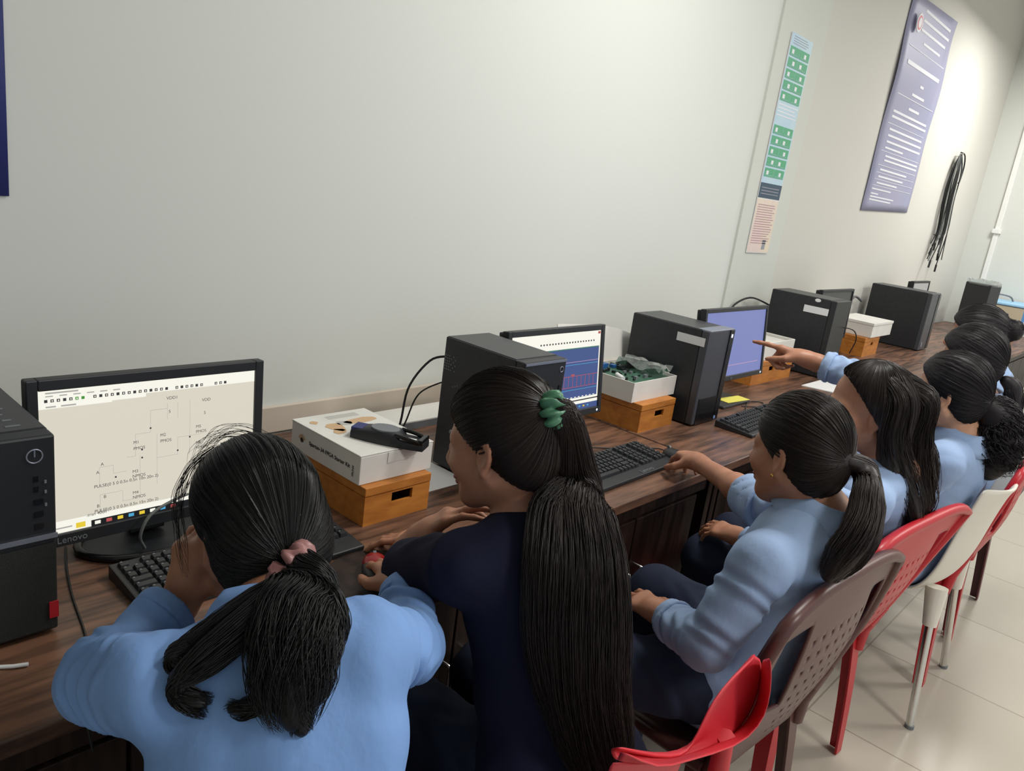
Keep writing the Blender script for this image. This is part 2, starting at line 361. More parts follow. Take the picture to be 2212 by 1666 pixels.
# nearest tower
t, a, b, f, k = tower(.215, .381, 1.195, 1.53, .333, 'nearest black tower, cut by the left edge of the photo, with a red tag', 'l')
MB().box((a, f-.004, .167), (b, f-.0005, .174), M['silver']).obj('silver_line', t)
p = MB(); ring(p, (b-.028, f-.001, .303), .0105, .0012, M['silver']); p.box((b-.029, f-.002, .302), (b-.027, f-.0005, .313), M['silver']).obj('power_button', t)
p = MB()
for z, w_ in ((.262, .006), (.246, .006), (.225, .012), (.205, .012), (.185, .012)): p.box((b-.03, f-.002, z), (b-.03+w_, f-.0005, z+.009), M['black2'])
for z in (.258, .242, .221): p.box((b-.016, f-.002, z), (b-.013, f-.0005, z+.005), M['grey'])
p.obj('port', t)
MB().box((a+.004, f-.003, .012), (b-.004, f-.0005, .158), mat('mesh_grille', (30, 34, 30), .7, bump=(900, .8, .002, U1))).obj('grille', t)
MB().box((b-.014, f-.005, .03), (b-.001, f-.003, .058), M['redtag']).obj('red_tag', t)
p = MB()
for i in range(9):
    p.box((b-.05+.004*(i % 2), f+.05+i*.028, .3345), (b-.03-.004*(i % 3), f+.055+i*.028, .3352), M['grey'])
p.obj('top_vent', t)
# tower behind the girl in the navy top
t, a, b, f, k = tower(1.40, 1.562, 1.165, 1.448, .36, 'black tower behind the person in the navy top, hiding half a screen', 'm')
MB().box((a+.002, f-.002, .352), (b-.002, f-.0003, .358), M['silver']).obj('silver_edge', t)
p = MB(); ring(p, (b-.018, f-.001, .332), .007, .001, M['silver']); p.obj('power_button', t)
p = MB()
for i in range(7): p.box((b-.02, f-.002, .08+i*.033), (b-.014, f-.0004, .092+i*.033), M['black2'])
p.obj('port', t)
p = MB()
for i in range(6):
    for j in range(6):
        if (i+j) % 2 == 0 or i > 2: p.tube([(a-.001, k-.045+i*.0075, .275+j*.0075), (a+.002, k-.045+i*.0075, .275+j*.0075)], .0022, M['grey'], 6)
for i in range(3): p.tube([(a-.001, k-.062+i*.008, .24-i*.003), (a+.002, k-.062+i*.008, .24-i*.003)], .002, M['grey'], 6)
p.obj('side_vent', t)
def sticker(t, a, y0, y1, z0, z1, cy, dz=0):
    q = MB().prism([(a-.0008, y1-cy, z1-DZ), (a-.0008, y0-cy, z1-DZ-dz), (a-.0008, y0-cy, z0-DZ-dz), (a-.0008, y1-cy, z0-DZ)], (.0006, 0, 0), M['paper'])
    tag(q.obj('sticker', t), 'blank white sticker')
# tower with the sloping graphite front
t, a, b, f, k = tower(2.49, 2.68, 1.258, 1.582, .355, 'black tower with one white sticker, beside the open box of circuit boards', 'slab'); cy = (1.258+1.582)/2
MB().box((a+.004, f-.001, .352), (b-.004, f+.05, .358), M['silver']).obj('silver_edge', t, bevel=.002)
MB().box((b-.034, f-.004, .006), (b-.001, f-.0004, .354), M['black2']).obj('side_strip', t, bevel=.003)
MB().box((a+.02, f-.003, .006), (b-.036, f-.0004, .105), M['black2']).obj('lower_panel', t, bevel=.002)
MB().disc((b-.03, f-.0055, .018), .007, .001, M['bluelogo'], 16, 1).obj('logo', t)
MB().box((b-.024, f-.006, .325), (b-.016, f-.004, .338), M['led']).obj('power_light', t)
sticker(t, a, 1.269, 1.383, 1.047, 1.078, cy)
# tower in front of the dark monitor
t, a, b, f, k = tower(3.985, 4.19, 1.365, 1.71, .40, 'black tower with a white sticker and a white dot, in front of a dark monitor', 'm'); cy = (1.365+1.71)/2
sticker(t, a, 1.397, 1.525, 1.070, 1.105, cy)
MB().ball((a, 1.462-cy, .388), (.001, .016, .009), M['paper']).obj('white_dot', t)
MB().disc((a+.02, f-.002, .025), .014, .0015, M['paper'], 12, 1).obj('logo', t)
p = MB().tube(spline([(b-.02, f, .26), (b+.02, f-.04, .25), (b+.06, f-.05, .2), (b+.07, f-.03, .12)], 12), .003, M['cable'], 6); p.obj('headset_cable', t)
# farthest tower
t, a, b, f, k = tower(5.83, 6.05, 1.39, 1.79, .40, 'farthest black tower with a slim grey front, last on the desk', 'slab')
MB().box((b-.05, f-.003, .012), (b-.002, f-.0004, .39), M['black2']).obj('side_strip', t)
MB().box((a+.03, f-.003, .03), (a+.06, f-.0004, .06), M['silver']).obj('logo', t)
# ------------------------------------------------------------------ monitors
def monitor(x0, x1, y, z0, z1, label, tilt=.12, bez=.017, base=(.12, .09), round_base=False):
    cx = (x0+x1)/2; t = thing('monitor', label, 'monitor', (cx, y, DZ), 0, 'computer monitors along the wall'); a, b = x0-cx, x1-cx; h0, h1 = z0-DZ, z1-DZ
    R = Matrix.Rotation(-tilt, 3, 'X'); pv = Vector((0, 0, (h0+h1)/2))
    def bx(mb, lo, hi, m): return mb.box(lo, hi, m, R, pv)
    fr = MB(); bb = bez*1.35
    bx(fr, (a, -.012, h0), (a+bez, .012, h1), M['black']); bx(fr, (b-bez, -.012, h0), (b, .012, h1), M['black'])
    bx(fr, (a+bez, -.012, h1-bez*1.1), (b-bez, .012, h1), M['black']); bx(fr, (a+bez, -.012, h0), (b-bez, .012, h0+bb), M['black'])
    fr.obj('bezel', t, bevel=.002)
    bk = MB(); bx(bk, (a+.004, .0125, h0+.004), (b-.004, .03, h1-.004), M['black']); bx(bk, (a+.1, .0305, h0+.05), (b-.1, .055, h1-.05), M['black']); bk.obj('back_cover', t, bevel=.004)
    MB().prism([(-.035, .03, .012), (.035, .03, .012), (.03, .065, .012), (-.03, .065, .012)], (0, .015, (h0+h1)/2-.02), M['black']).obj('neck', t, bevel=.003)
    if round_base:
        s = MB(); pts = [(base[0]*math.cos(q), .02+base[1]*math.sin(q), .008) for q in np.linspace(0, 2*PI, 33)]
        s.disc((0, .02, 0), base[1], .008, M['black'], 40, 2, base[0]); s.tube(pts, .008, M['black2'], 8, False); s.obj('base', t)
    else: MB().box((-base[0], .02-base[1], 0), (base[0], .02+base[1], .012), M['black']).obj('base', t, bevel=.004)
    # screen plane helper in normalised coordinates
    sx0, sx1, sz0, sz1 = a+bez, b-bez, h0+bb, h1-bez*1.1
    def S(u, v, d=0): return pv + R @ (Vector((sx0+(sx1-sx0)*u, -.006-d, sz0+(sz1-sz0)*v))-pv)
    return t, S, R
def rect(mb, S, u0, v0, u1, v1, d, m): mb.add([S(u0, v0, d), S(u1, v0, d), S(u1, v1, d), S(u0, v1, d)], [(0, 1, 2, 3)], m)
def line(mb, S, u0, v0, u1, v1, w_, d, m):
    if abs(u1-u0) > abs(v1-v0): rect(mb, S, min(u0, u1), v0-w_, max(u0, u1), v0+w_, d, m)
    else: rect(mb, S, u0-w_*.6, min(v0, v1), u0+w_*.6, max(v0, v1), d, m)
t, S, R = monitor(.402, .838, 1.40, .795, 1.105, 'nearest monitor showing a circuit diagram on a pale grey window', .04, .018, (.13, .085), True)
s = MB(); rect(s, S, 0, 0, 1, 1, 0, M['s_bg']); rect(s, S, 0, .91, 1, 1, .0004, M['s_white']); rect(s, S, 0, .885, .45, .91, .0004, M['s_white'])
rect(s, S, 0, .875, .30, .90, .0004, M['s_white'])
rect(s, S, 0, 0, 1, .085, .0004, M['s_white']); rect(s, S, .20, 0, 1, .045, .0008, M['s_dark']); scr = s.obj('screen', t)
s = MB()
for i in range(34):
    u = .025+i*.0245; m_ = M['s_ink'] if i not in (5, 6) else M['s_green']
    if i in (7, 22, 29, 30): continue
    rect(s, S, u, .918, u+.013, .938, .0008, m_)
    if i % 3: rect(s, S, u+.004, .923, u+.009, .933, .0012, M['s_white'])
for i in range(6): rect(s, S, .03+i*.055, .955, .03+i*.055+.03, .963, .0008, M['s_line'])
rect(s, S, .03, .975, .16, .985, .0008, M['s_line']); rect(s, S, .03, .883, .07, .893, .0008, M['s_line']); rect(s, S, .09, .883, .15, .893, .0008, M['s_line'])
for i, m_ in enumerate(('s_white', 's_red', 's_yell', 's_cyan', 's_yell', 's_white', 's_cyan', 's_red', 's_dark', 's_cyan', 's_cyan')):
    rect(s, S, .215+i*.05, .010, .240+i*.05, .035, .0012, M[m_])
rect(s, S, .135, .012, .175, .05, .0012, M['s_yell']); rect(s, S, .03, .03, .12, .04, .0008, M['s_line']); s.obj('screen_icons', t)
s = MB()
for l in ((.47, .78, .47, .62), (.47, .78, .55, .78), (.40, .62, .47, .62), (.40, .62, .40, .46), (.36, .46, .40, .46), (.5, .6, .5, .22), (.5, .42, .60, .42), (.60, .42, .60, .55), (.60, .55, .66, .55),
          (.66, .82, .66, .40), (.72, .55, .66, .55), (.42, .46, .42, .30), (.30, .36, .36, .36), (.24, .42, .24, .28), (.24, .42, .30, .42), (.30, .42, .30, .36), (.24, .22, .24, .10), (.24, .22, .34, .22),
          (.34, .22, .34, .14), (.34, .14, .42, .14), (.42, .30, .42, .14), (.55, .82, .55, .70), (.60, .82, .60, .70)): line(s, S, *l, .0012, .0008, M['s_line'])
for u, v in ((.47, .65), (.43, .50), (.43, .44), (.31, .33), (.60, .45), (.66, .54)): rect(s, S, u-.004, v-.006, u+.004, v+.006, .001, M['s_ink'])
s.obj('screen_diagram', t)
X = (1, 0, 0); Y = R @ Vector((0, 0, 1))
for u, v, body in ((.545, .845, 'VDD1'), (.555, .745, '5'), (.72, .80, 'VDD'), (.73, .70, '5'), (.515, .575, 'M2'), (.515, .53, 'PMOS'), (.39, .55, 'M1'), (.39, .505, 'PMOS'), (.69, .60, 'M5'), (.69, .56, 'PMOS'),
                   (.69, .475, 'M6'), (.69, .435, 'NMOS'), (.245, .43, 'A'), (.225, .375, 'A'), (.385, .335, 'M3'), (.385, .30, 'NMOS'), (.215, .275, 'PULSE(0 5 0 0.5n 0.5n 10n 20n 2)'),
                   (.255, .19, 'B'), (.225, .13, 'B'), (.385, .175, 'M4'), (.385, .14, 'NMOS'), (.215, .073+.02, 'PULSE(0 5 0 0.5n 0.5n 15n 20n 2)'), (.18, .055+.035-.012, '.tran 400n'), (.80, .535, 'Y')):
    text('screen_text', body, .0085, M['s_ink'], t, S(u, v, .001), X, Y, 0)
text('brand_lettering', 'Lenovo', .017, M['grey'], t, S(.05, -.066, .0064), X, Y)
# half-hidden monitor with the waveform plot
t, S, R = monitor(1.582, 2.04, 1.385, .838, 1.124, 'monitor with a blue waveform plot, half behind a tower', .13, .016)
s = MB(); rect(s, S, 0, 0, 1, 1, 0, M['s_white']); rect(s, S, .30, .16, .985, .80, .0004, M['s_blue']); rect(s, S, 0, 0, 1, .075, .0004, M['s_blue']); rect(s, S, .30, .115, 1, .13, .0004, M['s_dark'])
rect(s, S, .965, .955, .995, .985, .0004, M['s_red']); s.obj('screen', t)
s = MB()
for i in range(20): rect(s, S, .30+i*.032, .865, .315+i*.032, .885, .0006, M['s_ink'])
for v, m_ in ((.62, 's_pink'), (.585, 's_cyan'), (.44, 's_red'), (.30, 's_red'), (.265, 's_cyan'), (.79, 's_green')): rect(s, S, .34, v, .98, v+.006, .0008, M[m_])
for i in range(12): rect(s, S, .38+i*.05, .30, .384+i*.05, .44, .0008, M['s_red'])
for i in range(8): rect(s, S, .31, .22+i*.07, .335, .226+i*.07, .0008, M['s_white'])
for i in range(14): rect(s, S, .35+i*.045, .165, .37+i*.045, .175, .0008, M['s_white'])
for i in range(6): rect(s, S, .62+i*.05, .03, .64+i*.05, .05, .0008, M['s_cyan' if i % 2 else 's_yell'])
rect(s, S, .66, .45, .70, .47, .0009, M['s_red']); rect(s, S, .9995, -.05, 1.0, -.05, 0, M['s_white']); s.obj('screen_plot', t)
MB().disc(S(.985, -.045, .0065), .004, .001, M['led'], 12, 1).obj('power_light', t)
# violet monitor
t, S, R = monitor(2.69, 3.245, 1.385, .85, 1.15, 'monitor with a plain violet screen', .12, .015)
s = MB(); rect(s, S, 0, 0, 1, 1, 0, M['s_viol']); rect(s, S, .2, .155, .93, .165, .0005, M['s_pink']); s.obj('screen', t)
text('brand_lettering', 'hp', .014, M['grey'], t, S(.45, -.055, .0064), X, Y)
MB().disc(S(.985, -.04, .0065), .005, .001, M['led'], 12, 1).obj('power_light', t)
tag(MB().box((2.93, 1.325, DZ+.0125), (3.09, 1.385, DZ+.014), M['yellow'], Matrix.Rotation(-.12, 3, 'Z')).obj('sticky_note'), 'yellow sticky note on the foot of the violet monitor', 'note')
t, S, R = monitor(4.385, 4.89, 1.60, .86, 1.158, 'switched-off dark monitor behind a tower with a sticker', .03, .014)
s = MB(); rect(s, S, 0, 0, 1, 1, 0, M['s_off']); s.obj('screen', t)
t, S, R = monitor(6.09, 6.51, 1.60, .90, 1.196, 'farthest monitor, mostly behind the last tower, with a white screen', .03, .014)
s = MB(); rect(s, S, 0, 0, 1, 1, 0, M['s_line']); s.obj('screen', t)
# ------------------------------------------------------------------ keyboards and mice
def keyboard(x0, y0, wd, dp, rz, label, palm=.0, single=False):
    t = thing('keyboard', label, 'keyboard', (x0, y0, DZ), rz, 'black computer keyboards')
    MB().prism([(0, 0, .0), (0, 0, .012), (0, dp, .026), (0, dp, 0)], (wd, 0, 0), M['black']).obj('body', t, bevel=.003)
    rows = 6; ry = (dp-palm-.018)/rows; px = .01904; ncol = int((wd-.02)/px); px = (wd-.02)/ncol; R = Matrix.Rotation(math.atan2(.014, dp), 3, 'X'); n = 0
    allk = MB()
    for r in range(rows):
        c = 0
        while c < ncol:
            wk = 1
            if r == 0 and c == 4: wk = 6
            elif r in (1, 2) and c in (0, 12): wk = 2
            if c == 15 or (r == 5 and c in (1, 6)) or (c == 19): c += 1; continue
            xa = .01+c*px; xb = xa+wk*px; ya = palm+.008+r*ry; zz = .012+.014*(ya+ry/2)/dp
            g = .0012; k = MB()
            base = [(xa+g, ya+g, zz), (xb-g, ya+g, zz), (xb-g, ya+ry-g, zz+.0015), (xa+g, ya+ry-g, zz+.0015)]
            topz = .007; top = [(xa+g+.002, ya+g+.002, zz+topz), (xb-g-.002, ya+g+.002, zz+topz), (xb-g-.002, ya+ry-g-.003, zz+topz+.0015), (xa+g+.002, ya+ry-g-.003, zz+topz+.0015)]
            tgt = allk if (single or n >= 100) else k
            tgt.add(base+top, [(4, 5, 6, 7), (0, 1, 5, 4), (1, 2, 6, 5), (2, 3, 7, 6), (3, 0, 4, 7)], M['black'])
            lx, ly = xa+.005, ya+ry*.62
            tgt.add([(lx, ly, zz+topz+.0017), (lx+.0035, ly, zz+topz+.0017), (lx+.0035, ly+.003, zz+topz+.0021), (lx, ly+.003, zz+topz+.0021)], [(0, 1, 2, 3)], M['grey'])
            if tgt is k: k.obj('key', t)
            n += 1; c += wk
    if allk.v: tag(allk.obj('keys', t), kind='stuff')
    return t
k1 = keyboard(.50, 1.148, .445, .165, .0, 'black keyboard in front of the circuit diagram monitor', .038)
k2 = keyboard(1.612, 1.058, .468, .165, .022, 'black keyboard by the hand on the black mouse', .03)
text('brand_lettering', 'Lenovo', .022, M['grey'], k2, (.27, .006, .0136), (1, 0, 0), (0, 1, .085))
k3 = keyboard(2.60, 1.07, .45, .15, .03, 'black keyboard in front of the violet monitor', .01, True)
def mouse(loc, rz, label, m2):
    t = thing('mouse', label, 'mouse', loc, rz)
    MB().ball((0, 0, .012), (.029, .052, .022), M['black'], 20, 12).obj('shell', t)
    if m2: MB().ball((0, .016, .0165), (.026, .036, .0205), m2, 20, 12).obj('top_cover', t)
    MB().tube([(-.003, .035, .03), (.003, .035, .03)], .007, M['grey'], 10).obj('scroll_wheel', t)
mouse((.895, 1.045, DZ+.004), -.5, 'red and black mouse on the round dark pad', M['redm'])
mouse((2.105, 1.095, DZ+.001), -.35, 'plain black mouse right of the second keyboard', None)
tag(MB().disc((.905, 1.045, DZ+.0003), .105, .003, M['door'], 48).obj('mouse_pad', bevel=.001), 'round dark mouse pad at the desk edge', 'mouse pad')
# ------------------------------------------------------------------ wooden crates and white boxes
def crate(x0, x1, y0, y1, h, label, slot=(.40, .72, .45, .72)):
    cx, cy = (x0+x1)/2, (y0+y1)/2; t = thing('wooden_box', label, 'box', (cx, cy, DZ), 0, 'orange wooden boxes on the desk'); w_, d = (x1-x0)/2, (y1-y0)/2
    th = .008; lid = h*.76; a, b, c, e = slot; W2 = 2*w_; m = M['wood']
    q = MB().box((-w_, -d, 0), (-w_+W2*a, -d+th, lid), m).box((-w_+W2*b, -d, 0), (w_, -d+th, lid), m)
    q.box((-w_+W2*a, -d, 0), (-w_+W2*b, -d+th, h*c), m).box((-w_+W2*a, -d, h*e), (-w_+W2*b, -d+th, lid), m)
    q.box((-w_, -d+th, 0), (-w_+th, d, lid), m).box((w_-th, -d+th, 0), (w_, d, lid), m).box((-w_+th, d-th, 0), (w_-th, d, lid), m).box((-w_+th, -d+th, 0), (w_-th, d-th, .006), M['door'])
    q.obj('body', t)
    MB().box((-w_-.001, -d-.001, lid+.0015), (w_+.001, d+.001, h), m).obj('lid', t, bevel=.0015)
crate(1.005, 1.195, 1.235, 1.47, .092, 'orange wooden box under the printed white box')
crate(2.225, 2.445, 1.315, 1.555, .100, 'orange wooden box under the open box of circuit boards', (.42, .68, .45, .68))
crate(3.385, 3.83, 1.46, 1.64, .108, 'orange wooden box behind the violet monitor', (.40, .52, .5, .72))
crate(4.99, 5.26, 1.49, 1.72, .12, 'small orange wooden box under the far white box', (.45, .62, .55, .72))
def kit_box():
    z = DZ+.0925; t = thing('cardboard_box', 'white printed cardboard box with a black gadget on its lid', 'box', (1.105, 1.39, z)); w_, d, h = .105, .135, .07
    MB().box((-w_, -d, 0), (w_, d, h-.004), M['white']).obj('body', t, bevel=.0015)
    MB().box((-w_-.0015, -d+.0, h-.0038), (w_+.0015, d+.001, h), M['white']).obj('lid', t, bevel=.0015)
    MB().box((-.03, -d-.0016, h-.03), (.05, -d-.0002, h-.004), M['white']).obj('flap', t, bevel=.002)
    x = -w_-.0006; Xd = (0, -1, 0); Yd = (0, 0, 1)
    text('lettering', 'Spartan-3A FPGA Starter Kit', .0135, M['ink'], t, (x, d-.075, .030), Xd, Yd)
    text('small_lettering', 'XILINX', .008, M['ink'], t, (x, -d+.022, .014), (0, 0, 1), (0, 1, 0))
    s = MB()
    for k in range(7):
        q = .5+k*.35; s.prism([(x, d-.045, .030), (x, d-.045-.018*math.cos(q), .030+.018*math.sin(q)), (x, d-.045-.013*math.cos(q+.22), .030+.013*math.sin(q+.22))], (-.0004, 0, 0), M['tan'])
    s.disc((x-.0004, d-.045, .032), .006, .0004, M['ink'], 10, 0); s.obj('sprig_logo', t)
    s = MB(); zt = h+.0003
    def blob(c, rx, ry, m, n=11):
        s.prism([(c[0]+rx*math.cos(2*PI*i/n)*random.uniform(.7, 1.15), c[1]+ry*math.sin(2*PI*i/n)*random.uniform(.7, 1.15), zt) for i in range(n)], (0, 0, .0003), m)
    blob((-.045, .045, 0), .022, .030, M['tan']); blob((-.055, .015, 0), .018, .018, M['tan']); blob((.035, .06, 0), .05, .018, M['tan']); blob((-.01, .06, 0), .022, .018, M['greyprint']); blob((-.075, .09, 0), .01, .012, M['tan'])
    for k in range(4): s.box((-.03, .095+k*.006, zt), (.06, .097+k*.006, zt+.0003), M['greyprint'])
    s.obj('lid_print', t)
    g = thing('desk_gadget', 'black boat-shaped gadget with a grey oval pad on the printed white box', 'gadget', (1.112, 1.298, z+h+.0006), -1.05)
    n = 17; P = []
    for i in range(n):
        u = -1+2*i/(n-1); wd = .031*(1-.25*u*u); zt = .030*(1-.35*u*u) if u < .35 else .018
        P.append([(u*.088, -wd, 0), (u*.088, -wd*.98, zt*.75), (u*.088, -wd*.8, zt), (u*.088, wd*.8, zt), (u*.088, wd*.98, zt*.75), (u*.088, wd, 0)])
    b = MB().grid(P, M['black']); b.add(P[0], [(0, 1, 2, 3, 4, 5)], M['black']); b.add(P[-1], [(5, 4, 3, 2, 1, 0)], M['black']); b.add([P[0][0], P[-1][0], P[-1][5], P[0][5]], [(0, 1, 2, 3)], M['black'])
    b.obj('body', g)
    MB().disc((-.012, 0, .0285), .026, .004, M['grey'], 32, 2, .034).obj('oval_pad', g, bevel=.001)
    MB().box((-.088, -.02, .014), (-.062, .02, .025), M['navyposter']).obj('blue_tape', g)
    MB().box((.045, -.019, .0183), (.066, .0, .0193), M['paper']).obj('white_slot', g); MB().box((.075, -.025, .015), (.087, .025, .026), M['black2']).obj('cutter', g, bevel=.002)
    for s_ in (-1, 1): MB().tube(spline([(.02, s_*.024, .027), (.05, s_*.025, .024), (.08, s_*.022, .018)], 8), .005, M['black2'], 8).obj('side_rail', g)
kit_box()
def board_box():
    z = DZ+.1005; t = thing('cardboard_box', 'open white box holding green circuit boards, lid standing up', 'box', (2.347, 1.475, z)); w_, d, h = .139, .125, .07; th = .004
    MB().box((-w_, -d, 0), (w_, -d+th, h), M['white']).box((-w_, d-th, 0), (w_, d, h), M['white']).box((-w_, -d+th, 0), (-w_+th, d-th, h), M['white']).box((w_-th, -d+th, 0), (w_, d-th, h), M['white']).box((-w_+th, -d+th, 0), (w_-th, d-th, .004), M['white']).obj('body', t)
    L = [(x, d+.004+.22*(zz-.07), zz) for x, zz in ((-.24, .072), (.25, .072), (.272, .085), (.283, .105), (.275, .128), (.25, .146), (.20, .163), (.13, .182), (.0, .203), (-.24, .215))]
    MB().prism(L, (0, .003, 0), M['white']).obj('lid', t)
    MB().prism([(w_-.003, -d+.03, h), (w_-.003, d-.03, h), (w_-.001, d-.04, h+.018), (w_-.001, -d+.06, h+.016)], (.002, 0, 0), M['white']).obj('side_flap', t)
    g = thing('circuit_board', 'green circuit board with blue connectors, on top in the open white box', 'circuit board', (2.347, 1.475, z+.058), .03)
    R = None
    MB().box((-.125, -.105, 0), (.125, .108, .003), M['pcb']).obj('board', g)
    c = MB()
    for k in range(40):
        x, y = random.uniform(-.115, .10), random.uniform(-.09, .09); a, b, hh = random.uniform(.004, .02), random.uniform(.004, .012), random.uniform(.003, .012)
        MB().box((x, y, .0031), (x+a, y+b, .003+hh), M['chip'] if k % 3 else M['grey']).obj('chip', g)
    for (x, y, a, b, hh) in ((-.12, .05, .04, .03, .02), (-.07, .07, .05, .02, .018), (.0, .06, .02, .02, .012)): MB().box((x, y, .0032), (x+a, y+b, .003+hh), M['blueconn']).obj('connector', g, bevel=.001)
    MB().box((.0, .03, .0032), (.11, .042, .018), M['chip'], Matrix.Rotation(-.1, 3, 'Z')).obj('header_strip', g)
    MB().tube([(-.12, -.06, .01), (-.10, -.02, .012)], .008, M['paper'], 10).obj('white_plug', g)
    b = MB(); P = [[(.035+.085*i/8+.006*math.sin(j*2+i), -.10+.19*j/8, .012+.012*math.sin(i*1.7+j*1.3)+.01*i/8) for j in range(9)] for i in range(9)]
    bg = tag(MB().grid(P, M['bag']).obj('plastic_bag'), 'crumpled clear plastic bag at the right end of the open white box', 'bag'); bg.location = (2.347, 1.465, z+.072)
M['bag'] = mat('clear_plastic', (215, 220, 218), .12); M['bag'].node_tree.nodes['Principled BSDF'].inputs['Transmission Weight'].default_value = .85
board_box()
def cut_box():
    z = DZ+.1085; t = thing('cardboard_box', 'white box with its lid cut open, behind the violet monitor', 'box', (3.66, 1.56, z)); w_, d, h = .17, .09, .085
    MB().box((-w_, -d, 0), (w_, -d+.006, h), M['white']).box((-w_, d-.006, 0), (w_, d, h), M['white']).box((-w_, -d+.006, 0), (-w_+.006, d-.006, h), M['white']).box((w_-.006, -d+.006, 0), (w_, d-.006, h), M['white']).obj('body', t, bevel=.002)
    MB().box((-w_+.02, -d+.02, h-.02), (w_-.03, d-.012, h-.012), M['white']).obj('inner_tray', t); MB().box((-.04, d-.03, h-.011), (w_-.03, d-.014, h-.006), M['tan']).obj('tan_strip', t)
cut_box()
def far_box():
    z = DZ+.1205; t = thing('cardboard_box', 'white box on the small far wooden box, beside the last tower', 'box', (5.235, 1.60, z)); w_, d, h = .19, .12, .092
    MB().box((-w_, -d, 0), (w_, d, h*.8), M['white']).obj('body', t, bevel=.002); MB().box((-w_-.003, -d-.003, h*.8+.001), (w_+.003, d+.003, h), M['white']).obj('lid', t, bevel=.002)
far_box()
# ------------------------------------------------------------------ papers, cables, small things
def sheet(name, label, pts, m, z=.0015, cat='paper'):
    return tag(MB().prism([(x, y, DZ+.0004) for x, y in pts], (0, 0, z), m).obj(name), label, cat)
sheet('paper_sheet', 'white sheet lying right of the printed white box', ((1.215, 1.305), (1.40, 1.305), (1.40, 1.52), (1.225, 1.52)), M['paper'])
sheet('paper_sheet', 'folded white sheet on the desk near the pointing hand', ((3.70, 1.34), (3.98, 1.34), (3.90, 1.17), (3.74, 1.20)), M['paper'], .004)
bk = thing('keyboard_carton', 'flat white carton lying against the wall behind the printed box', 'box', (1.56, 1.74, DZ))
MB().box((-.24, -.05, .0), (.2, .07, .02), M['grey']).obj('body', bk); MB().box((-.24, -.05, .0205), (.2, .07, .026), M['white']).obj('lid', bk, bevel=.001)
ad = thing('power_adapter', 'black power adapter on the desk behind the person in navy', 'adapter', (1.37, 1.56, DZ), .1)
MB().box((-.06, -.02, 0), (.06, .02, .025), M['black']).obj('body', ad, bevel=.004); MB().tube([(.06, 0, .012), (.09, 0, .010)], .005, M['cable'], 8).obj('plug', ad)
cable('power_cable', 'black cable hanging behind the tower of the person in navy', [(1.43, 1.46, 1.05), (1.40, 1.50, 1.03), (1.36, 1.53, .95), (1.35, 1.54, .84), (1.33, 1.56, .77), (1.345, 1.60, .756)], .0035, M['cable'])
cable('power_cable', 'second black cable crossing down to the adapter', [(1.46, 1.47, .98), (1.42, 1.55, .92), (1.39, 1.57, .82), (1.36, 1.60, .756)], .0025, M['cable'])
cable('mouse_cable', 'thin black cable running down the near desk to its front edge', [(.480, 1.46, DZ+.002), (.455, 1.38, DZ+.002), (.430, 1.28, DZ+.002), (.405, 1.15, DZ+.002), (.372, 1.06, DZ+.002), (.345, .985, DZ+.002), (.343, .977, DZ-.01), (.35, .972, DZ-.06)], .002, M['cable'])
cable('monitor_cable', 'dark cable arching in front of the nearest monitor stand', [(.585, 1.36, DZ+.014), (.57, 1.345, DZ+.05), (.59, 1.35, DZ+.085), (.64, 1.37, DZ+.095), (.70, 1.40, DZ+.09)], .003, M['gcable'])
cable('keyboard_cable', 'thin cable looping over the desk to the second keyboard', [(1.80, 1.24, DZ+.003), (1.86, 1.30, DZ+.003), (1.95, 1.37, DZ+.003), (1.86, 1.42, DZ+.003), (1.74, 1.40, DZ+.003)], .002, M['cable'])
cable('mouse_cable', 'thin cable from the plain black mouse towards the wooden box', [(2.125, 1.145, DZ+.012), (2.14, 1.19, DZ+.003), (2.02, 1.25, DZ+.003), (1.92, 1.31, DZ+.003), (1.80, 1.35, DZ+.003)], .002, M['cable'])
cable('headset_cable', 'thin dark cable curling beside the third keyboard', [(2.98, 1.30, DZ+.003), (3.06, 1.26, DZ+.003), (3.14, 1.28, DZ+.003), (3.10, 1.32, DZ+.003), (3.0, 1.29, DZ+.003), (2.9, 1.24, DZ+.003)], .002, M['cable'])
cable('power_cable', 'black cable looping between the wall and the tower with the white dot', [(4.0, 1.715, 1.06), (3.9, 1.78, 1.09), (3.80, 1.82, 1.04), (3.80, 1.83, .95), (3.88, 1.80, .87), (3.95, 1.76, .80)], .005, M['cable'])
cable('power_cable', 'dark looped cable left of the last tower', [(5.72, 1.80, 1.02), (5.62, 1.82, 1.05), (5.52, 1.82, .98), (5.46, 1.80, .93), (5.56, 1.79, .88)], .008, M['gcable'])
tag(MB().tube([(.20, 1.19, DZ+.004), (.27, 1.155, DZ+.003), (.300, 1.135, DZ+.004), (.318, 1.128, DZ+.004)], .003, M['paper'], 6).obj('cable_tie'), 'short white cable tie on the near desk', 'cable tie')
hd = thing('dark_tray', 'flat dark keyboard tray under the half-hidden monitor', 'tray', (1.97, 1.51, DZ)); MB().box((-.09, -.06, 0), (.12, .05, .008), M['bezel']).obj('body', hd, bevel=.002)
def wrapped_box():
    t = thing('wrapped_carton', 'tall dark carton with torn plastic on top, near the end wall', 'box', (7.45, 1.42, DZ), -.2)
    MB().box((-.10, -.10, 0), (.10, .10, .45), M['case']).obj('body', t, bevel=.004)
    b = MB(); P = []
    for i in range(13):
        q = 2*PI*i/12; row = []
        for j in range(4): row.append((.105*max(-1, min(1, 1.4*math.cos(q))), .105*max(-1, min(1, 1.4*math.sin(q))), .44+j*.012+.012*math.sin(i*2.3)*j/3))
        P.append(row)
    b.grid(P, M['bag']).obj('torn_plastic', t)
wrapped_box()
